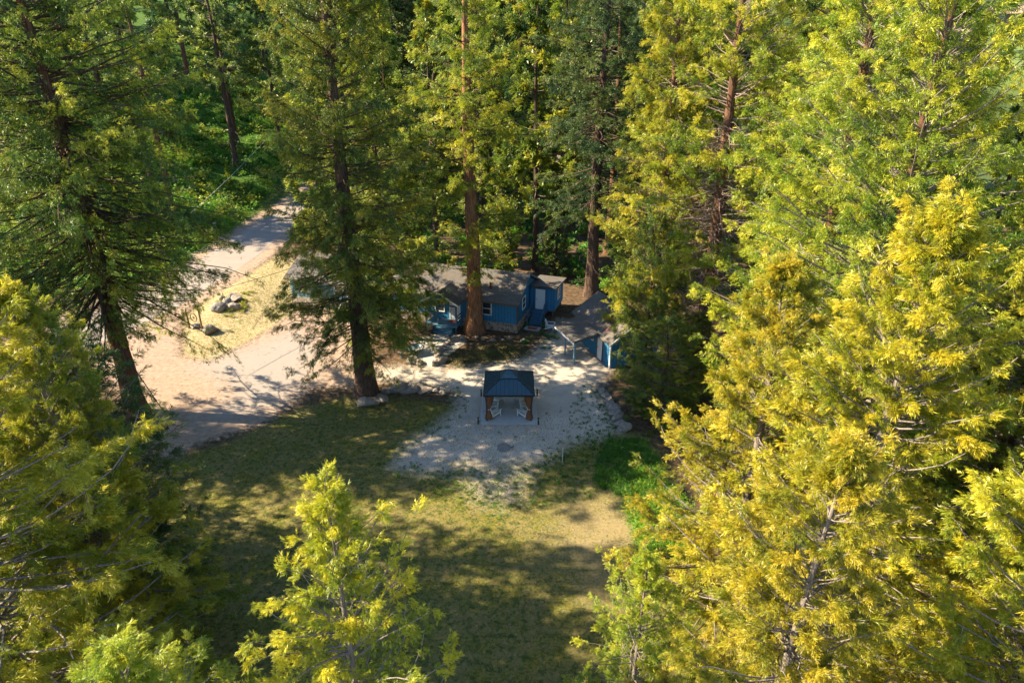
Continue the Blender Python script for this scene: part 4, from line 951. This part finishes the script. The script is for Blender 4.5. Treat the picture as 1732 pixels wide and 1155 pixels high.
SPEC = [  # (x, y, mesh, leaf, scale, rz, label)
 (-21.0, 117.5, md[0], 'leaf_dark', 1.05, .4, 'left one of two thick close trunks seen right of the tall columnar cedar'),
 (-18.3, 120.5, md[0], 'leaf_dark', 1.08, 2.4, 'right one of two thick close trunks seen right of the tall columnar cedar'),
 (6.6, 90.0, md[1], 'leaf_lime', .98, 1.0, 'slender lit conifer directly right of the giant cedar and well behind the cabin'),
 (2.7, 76.0, far[4], 'leaf_green', .95, 2.0, 'thin trunk rising right behind the roof of the side door wing'),
 (12.0, 82.0, far[2], 'leaf_dark', 1.0, .5, 'thin dark trunked conifer just right of the thick trunk behind the yard'),
 (15.8, 92.0, far[2], 'leaf_dark', 1.02, 3.5, 'thin dark conifer standing left of the bright cedar behind the shed'),
 (9.6, 98.0, far[0], 'leaf_dark', 1.0, 4.5, 'dark pine deep behind the thick trunk between cabin and shed'),
 (-4.4, 96.0, md[1], 'leaf_green', .95, 3.0, 'green conifer deep behind the giant cedar on its left side'),
 (-9.2, 80.0, far[4], 'leaf_green', .85, 4.0, 'thin conifer behind the porch roof of the main cabin'),
 (4.9, 73.0, far[3], 'leaf_dark', .42, 1.0, 'small dark fir close behind the side door wing'),
 (-1.5, 74.0, far[3], 'leaf_green', .5, 5.0, 'small green fir behind the ridge of the main cabin'),
 (12.5, 71.0, far[3], 'leaf_dark', .5, 3.0, 'small dark fir at the back of the shed'),
 (-14.5, 84.0, far[3], 'leaf_green', .6, 2.2, 'mid sized fir behind the ridge between the two cabins'),
 (-22.5, 79.0, far[1], 'leaf_green', .8, .2, 'green conifer directly behind the left cabin'),
 (-26.5, 96.0, md[1], 'leaf_dark', .9, 5.2, 'dark conifer on the right side of the road bend behind the left cabin'),
 (-46.5, 92.0, far[2], 'leaf_dark', .98, 1.7, 'conifer with reddish lit trunk foot on the green bank left of the road'),
 (-52.0, 99.0, far[0], 'leaf_pine', 1.05, 2.7, 'tall pine with bare upper trunk leaning over the green bank at the upper left'),
 (-47.0, 118.0, far[2], 'leaf_pine', .98, .7, 'grey trunked pine with bare limbs on the slope above the road'),
 (-41.0, 124.0, far[0], 'leaf_pine', .85, 3.7, 'pine with two bare trunk lengths on the slope above the road end'),
 (-44.6, 108.0, far[3], 'leaf_lime', .16, 0, 'tiny lit conifer alone on the green bank above the road'),
 (20.5, 66.0, md[1], 'leaf_lime', 1.0, 2.0, 'lit cedar between the dead twig cedar and the golden green one'),
 (26.0, 60.0, md[0], 'leaf_green', 1.0, 5.0, 'dark cedar behind the dead twig cedar to the right'),
 (19.0, 80.0, md[0], 'leaf_green', .95, 1.0, 'tall conifer far behind the shed cedars'),
 (31.0, 72.0, md[1], 'leaf_green', .95, 3.0, 'conifer behind the right mass at the top of the view'),
]
for x, y, me, lf, s_, rz, lb in SPEC:
    tree(me, 'pine_tree' if lf == 'leaf_pine' else 'conifer_tree', (x, y), lb, lf, bark='bark_red' if me is far[2] and y < 95 else 'bark_dark', limb='bark_dead', rz=rz, sc_=s_)
# leaning slender trunk between the close pair and the giant cedar
lm = T('pine', 57, 30, .34, 12, 2.6, 'pine', nb=60, e_low=-15, e_top=30, gap=.4, tint=(.5, .2), twl=1.2, ragged=.6, lean=(.13, .02), **FAR)
tree(lm, 'conifer_tree', (-12.6, 91.0), 'slender conifer leaning right behind the main cabin', 'leaf_green', bark='bark_dark', limb='bark_dead')
rf_ = random.Random(77); placed = [(s_[0], s_[1]) for s_ in SPEC] + [(-12.6, 91)]
groups = {
 'slope': ('in the wood on the slope above the road', 'wood on the slope above the road', ['leaf_pine', 'leaf_dark', 'leaf_green', 'leaf_pine']),
 'mid': ('in the dense wood behind the cabins', 'dense wood behind the cabins', ['leaf_green', 'leaf_dark', 'leaf_lime']),
 'right': ('in the wood behind the right hand cedars', 'wood behind the right hand cedars', ['leaf_green', 'leaf_pine', 'leaf_lime'])}
LOOK = {'leaf_pine': 'grey green', 'leaf_dark': 'dark green', 'leaf_green': 'mid green', 'leaf_lime': 'yellow green'}
ORD = ['first', 'second', 'third', 'fourth', 'fifth', 'sixth', 'seventh', 'eighth', 'ninth', 'tenth', 'eleventh', 'twelfth', 'thirteenth', 'fourteenth', 'fifteenth', 'sixteenth', 'seventeenth', 'eighteenth', 'nineteenth', 'twentieth']
grown = []
def spots(n, gen, mind):
    k = 0; tries = 0; out = []
    while k < n and tries < n * 40:
        tries += 1; x, y = gen(); u = x / max(y, 1)
        if road_dist(np.array([x]), np.array([y]))[0] < 5.5: continue
        if .61 < u < .75 and 70 < y < 350: continue
        if any((x - a) ** 2 + (y - b) ** 2 < mind ** 2 for a, b in placed): continue
        placed.append((x, y)); k += 1; out.append((x, y))
    return out
def scatter(n, gen, key, mind, lo=.8, hi=1.15):
    for x, y in spots(n, gen, mind):
        lf = rf_.choice(groups[key][2])
        grown.append((key, lf, x / y, tree(rf_.choice(far), 'conifer_tree', (x, y), None, lf, bark=rf_.choice(['bark_red', 'bark_dark']), limb='bark_dead', rz=rf_.uniform(0, 6.28), sc_=rf_.uniform(lo, hi), group=groups[key][1])))
U = rf_.uniform
scatter(20, lambda: (U(-95, -38), U(107, 165)), 'slope', 5.0)
scatter(18, lambda: (U(-36, 14), U(92, 134)), 'mid', 6.0)
scatter(9, lambda: (U(-50, 40), U(153, 175)), 'mid', 7.5)
scatter(15, lambda: (U(26, 70), U(56, 130)), 'right', 6.5, .8, 1.05)
for key in groups:
    for lf in LOOK:
        row = sorted([g for g in grown if g[0] == key and g[1] == lf], key=lambda g: g[2])
        for i, g in enumerate(row):
            g[3]['label'] = '%s%s conifer %s' % ('' if len(row) == 1 else ORD[i] + ' from the left of the ', LOOK[lf], groups[key][0]) if len(row) > 1 else 'only %s conifer %s' % (LOOK[lf], groups[key][0]); g[3]['category'] = 'tree'
            if len(row) > 1: g[3]['label'] = '%s %s conifer from the left %s' % (ORD[i], LOOK[lf], groups[key][0])
# the far-off wood on the hill reads as one mass
def far_wood():
    S = np.array(spots(150, lambda: (lambda y: (U(-.85, .86) * y, y))(U(178, 420)), 6.5)); g_ = np.random.default_rng(9); n = len(S); z = terr(S[:, 0], S[:, 1])
    H = g_.uniform(20, 34, n); Rr = g_.uniform(2.4, 4.0, n); m_ = 330; t_ = g_.uniform(.12, 1, (n, m_)); a = g_.uniform(0, 6.28, (n, m_))
    r = Rr[:, None] * (1.1 - t_) ** .7 * g_.uniform(.55, 1.1, (n, m_)) * (1 + .3 * np.sin(a * 3 + t_ * 20))
    P = np.stack([S[:, 0:1] + r * np.cos(a), S[:, 1:2] + r * np.sin(a), z[:, None] + H[:, None] * t_], -1).reshape(-1, 3)
    D = np.stack([np.cos(a), np.sin(a), g_.uniform(-.4, .5, a.shape)], -1).reshape(-1, 3); D = D + g_.normal(0, .4, D.shape)
    ti = np.clip(np.repeat(g_.normal(.5, .15, n), m_) + g_.normal(0, .15, n * m_), 0, 1)
    V, tt = put_sprays(g_, P, D, g_.uniform(.9, 1.8, n * m_), spray_far, ti)
    o = link('far_wood', np_mesh('far_wood', V, np.arange(len(V)).reshape(-1, 4), {'tint': ('FLOAT', tt)}), mat=M['leaf_pine']); tag(o, 'distant conifer wood covering the hill at the top of the view', 'wood', kind='stuff')
    C = np.stack([np.column_stack([S, z - 1]), np.column_stack([S, z + H * .5]), np.column_stack([S, z + H])], 1)
    V, F = tubes(C, np.repeat(np.array([[.45, .3, .05]]), n, 0), 6); o2 = link('far_trunks', np_mesh('far_trunks', V, F), o, mat=M['bark_dark']); o2['kind'] = 'stuff'
far_wood()
# ------------------------------------------------------------------ undergrowth and ground cover
def leaf_cluster(rng, pts, size, n, spread, kind=spray_far, tint=(.5, .2), up=.5):
    N = len(pts); P = np.repeat(pts, n, 0); D = norm(rng.normal(0, 1, (N * n, 3)) * [1, 1, .6] + [0, 0, up])
    sp_ = np.repeat(spread, n)[:, None]
    P = P + rng.normal(0, .45, (N * n, 3)) * sp_ * [1, 1, .55]; P[:, 2] = np.maximum(P[:, 2], terr(P[:, 0], P[:, 1]))
    ti = np.clip(np.repeat(rng.normal(tint[0], tint[1], N), n) + rng.normal(0, .12, N * n), 0, 1)
    V, t_ = put_sprays(rng, P, D, np.full(N * n, size) * rng.uniform(.6, 1.4, N * n), kind, ti)
    return V, t_
def cover(name, xy, rad, size, n, mat, label, cat, tint=(.5, .2), kind=spray_far, seed=1):
    rng = np.random.default_rng(seed); xy = np.asarray(xy, float); rad = np.asarray(rad, float)
    z = terr(xy[:, 0], xy[:, 1]) + rad * .35
    V, ti = leaf_cluster(rng, np.column_stack([xy, z]), size, n, rad, kind, tint)
    o = link(name, np_mesh(name, V, np.arange(len(V)).reshape(-1, 4), {'tint': ('FLOAT', ti)}), mat=M[mat]); tag(o, label, cat, kind='stuff'); return o
rng = np.random.default_rng(21)
def inpoly(P, n, pad=0):
    P = np.array(P); lo, hi = P.min(0), P.max(0); q = rng.uniform(lo, hi, (n * 4, 2)); k = sdpoly(P, q[:, 0], q[:, 1]) > pad
    return q[k][:n]
q = np.column_stack([rng.uniform(-85, -39, 1000), rng.uniform(66, 150, 1000)]); q = q[road_dist(q[:, 0], q[:, 1]) > 4.6]
cover('undergrowth', q, rng.uniform(.5, 1.9, len(q)), .38, 60, 'leaf_shrub', 'bright green brush covering the bank left of the road', 'undergrowth', (.5, .22), seed=2)
q = np.column_stack([rng.uniform(-33, 30, 800), rng.uniform(68, 150, 800)]); q = q[(road_dist(q[:, 0], q[:, 1]) > 5) & ~((q[:, 0] < -20) & (q[:, 1] < 86))]
q = q[(sdpoly([local(cabin, -26, -2)[:2], local(cabin, 5, -2)[:2], local(cabin, 5, 9)[:2], local(cabin, -26, 9)[:2]], q[:, 0], q[:, 1]) < 0)]
cover('undergrowth', q, rng.uniform(.4, 1.5, len(q)), .6, 30, 'leaf_shrub', 'mixed green brush on the wood floor behind the cabins', 'undergrowth', (.35, .25), seed=3)
q = np.column_stack([rng.uniform(-85, -39, 520), rng.uniform(66, 160, 520)]); q = q[road_dist(q[:, 0], q[:, 1]) > 5.2]
cover('bushes', q, rng.uniform(.7, 2.2, len(q)), .42, 70, 'leaf_green', 'darker scrubby bushes mixed into the brush on the bank left of the road', 'bushes', (.45, .25), seed=12)
# leafy ground cover in the lawn's right corner, a lit mound and a shaded mat
def px_in(pts, n): return inpoly(PX(*pts), n)
q = px_in([(1062,848),(1085,800),(1140,830),(1175,900),(1160,960),(1120,990),(1082,930)], 260)
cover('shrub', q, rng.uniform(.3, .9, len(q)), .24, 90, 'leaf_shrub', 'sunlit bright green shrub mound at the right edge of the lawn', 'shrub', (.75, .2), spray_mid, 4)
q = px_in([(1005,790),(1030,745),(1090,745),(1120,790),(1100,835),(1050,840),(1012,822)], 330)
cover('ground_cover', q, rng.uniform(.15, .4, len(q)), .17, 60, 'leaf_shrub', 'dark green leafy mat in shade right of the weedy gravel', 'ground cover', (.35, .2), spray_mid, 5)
q = np.concatenate([px_in([(680,770),(730,800),(900,780),(1010,745),(1040,780),(1000,850),(880,865),(740,850)], 420), inpoly(YARD, 60), (lambda e: e[np.abs(sdpoly(YARD, e[:, 0], e[:, 1])) < .9][:300])(rng.uniform((-14, 30), (9, 48), (3000, 2))), px_in([(990,640),(1040,700),(1060,760),(980,760),(960,700)], 160)])
cover('weeds', q, rng.uniform(.06, .22, len(q)), .11, 16, 'leaf_shrub', 'small green weeds sprouting in the gravel round the gazebo', 'weeds', (.3, .2), spray_mid, 6)
q = np.concatenate([px_in([(880,545),(960,545),(940,590),(880,590)], 34)])
cover('weeds', q, rng.uniform(.1, .3, len(q)), .2, 26, 'leaf_shrub', 'low green plants at the foot of the cabin corner by the steps', 'weeds', (.2, .15), spray_mid, 7)
q = px_in([(360,520),(395,505),(440,500),(420,535),(380,545)], 50)
cover('weeds', q, rng.uniform(.1, .4, len(q)), .25, 20, 'leaf_green', 'dry green scrub round the boulders on the bank', 'weeds', (.7, .2), spray_mid, 8)
# grass blades of the lawn and the dry bank
def grass(name, P, n, hgt, mat, label, seed, wd=.018):
    g_ = np.random.default_rng(seed); P = np.array(P); lo, hi = P.min(0), P.max(0); q = g_.uniform(lo, hi, (n * 3, 2))
    nz = np.sin(q[:, 0] * 1.3) * np.cos(q[:, 1] * 1.7) + np.sin(q[:, 0] * .5 + 2) + g_.normal(0, .8, len(q))
    q = q[(sdpoly(P, q[:, 0], q[:, 1]) > g_.uniform(-.6, 1.6, len(q))) & (nz > -.8)][:n]; n = len(q)
    z = terr(q[:, 0], q[:, 1]); a = g_.uniform(0, 6.28, n); h = hgt * g_.uniform(.4, 1.3, n); lean = g_.normal(0, .45, (n, 2)) * h[:, None]
    b = np.column_stack([q, z]); s_ = np.column_stack([np.cos(a), np.sin(a), 0 * a]) * wd
    tip = b + np.column_stack([lean, h])
    V = np.stack([b - s_, b + s_, tip + s_ * .15, tip - s_ * .15], 1).reshape(-1, 3)
    ti = np.repeat(np.clip(g_.normal(.5, .22, n), 0, 1), 4)
    o = link(name, np_mesh(name, V, np.arange(4 * n).reshape(-1, 4), {'tint': ('FLOAT', ti)}), mat=mat); tag(o, label, 'grass', kind='stuff')
M['grass'] = leafmat('grass_blades', (.030, .055, .012), (.105, .130, .022), (.30, .26, .09), .3)
M['straw'] = leafmat('straw_blades', (.14, .17, .04), (.38, .31, .13), (.58, .46, .24), .3)
grass('grass', LAWN, 70000, .07, M['grass'], 'short patchy grass of the shaded lawn', 1)
grass('dry_grass', DRY, 9000, .14, M['straw'], 'straw coloured dry grass on the bank beside the road', 2)
grass('grass', PX((740,600),(870,575),(900,600),(860,612),(760,624)), 9000, .1, M['grass'], 'thin grass in the dappled bed below the main cabin', 3)

# fallen twigs and needles
def litter(name, P, n, mat, label, seed, Lmax=.5):
    g_ = np.random.default_rng(seed); P = np.array(P); lo, hi = P.min(0), P.max(0); q = g_.uniform(lo, hi, (n * 3, 2)); q = q[sdpoly(P, q[:, 0], q[:, 1]) > -.5][:n]; n = len(q)
    L_ = Lmax * g_.uniform(.15, 1, n) ** 1.6; a = g_.uniform(0, 6.28, n); z = terr(q[:, 0], q[:, 1]) + .015
    A_ = np.column_stack([q, z]); D_ = np.column_stack([np.cos(a), np.sin(a), g_.uniform(-.01, .06, n)]) * L_[:, None]; B_ = np.column_stack([-np.sin(a), np.cos(a), 0 * a]) * (L_ * g_.normal(0, .15, n))[:, None]
    C = np.stack([A_, A_ + D_ * .5 + B_, A_ + D_], 1); V, F = tubes(C, np.stack([.012 * (.5 + L_), .010 * (.5 + L_), .004 + 0 * L_], 1), 3)
    tag(link(name, np_mesh(name, V, F), mat=M[mat]), label, 'twigs', kind='stuff')
litter('fallen_twigs', LAWN, 900, 'bark_dead', 'fallen twigs lying scattered over the lawn', 31)
litter('fallen_twigs', DRIVE, 500, 'bark_dark', 'fallen twigs lying scattered over the drive', 32, .4)
litter('fallen_twigs', YARD, 380, 'bark_dark', 'fallen twigs lying scattered over the pale gravel yard', 33, .35)
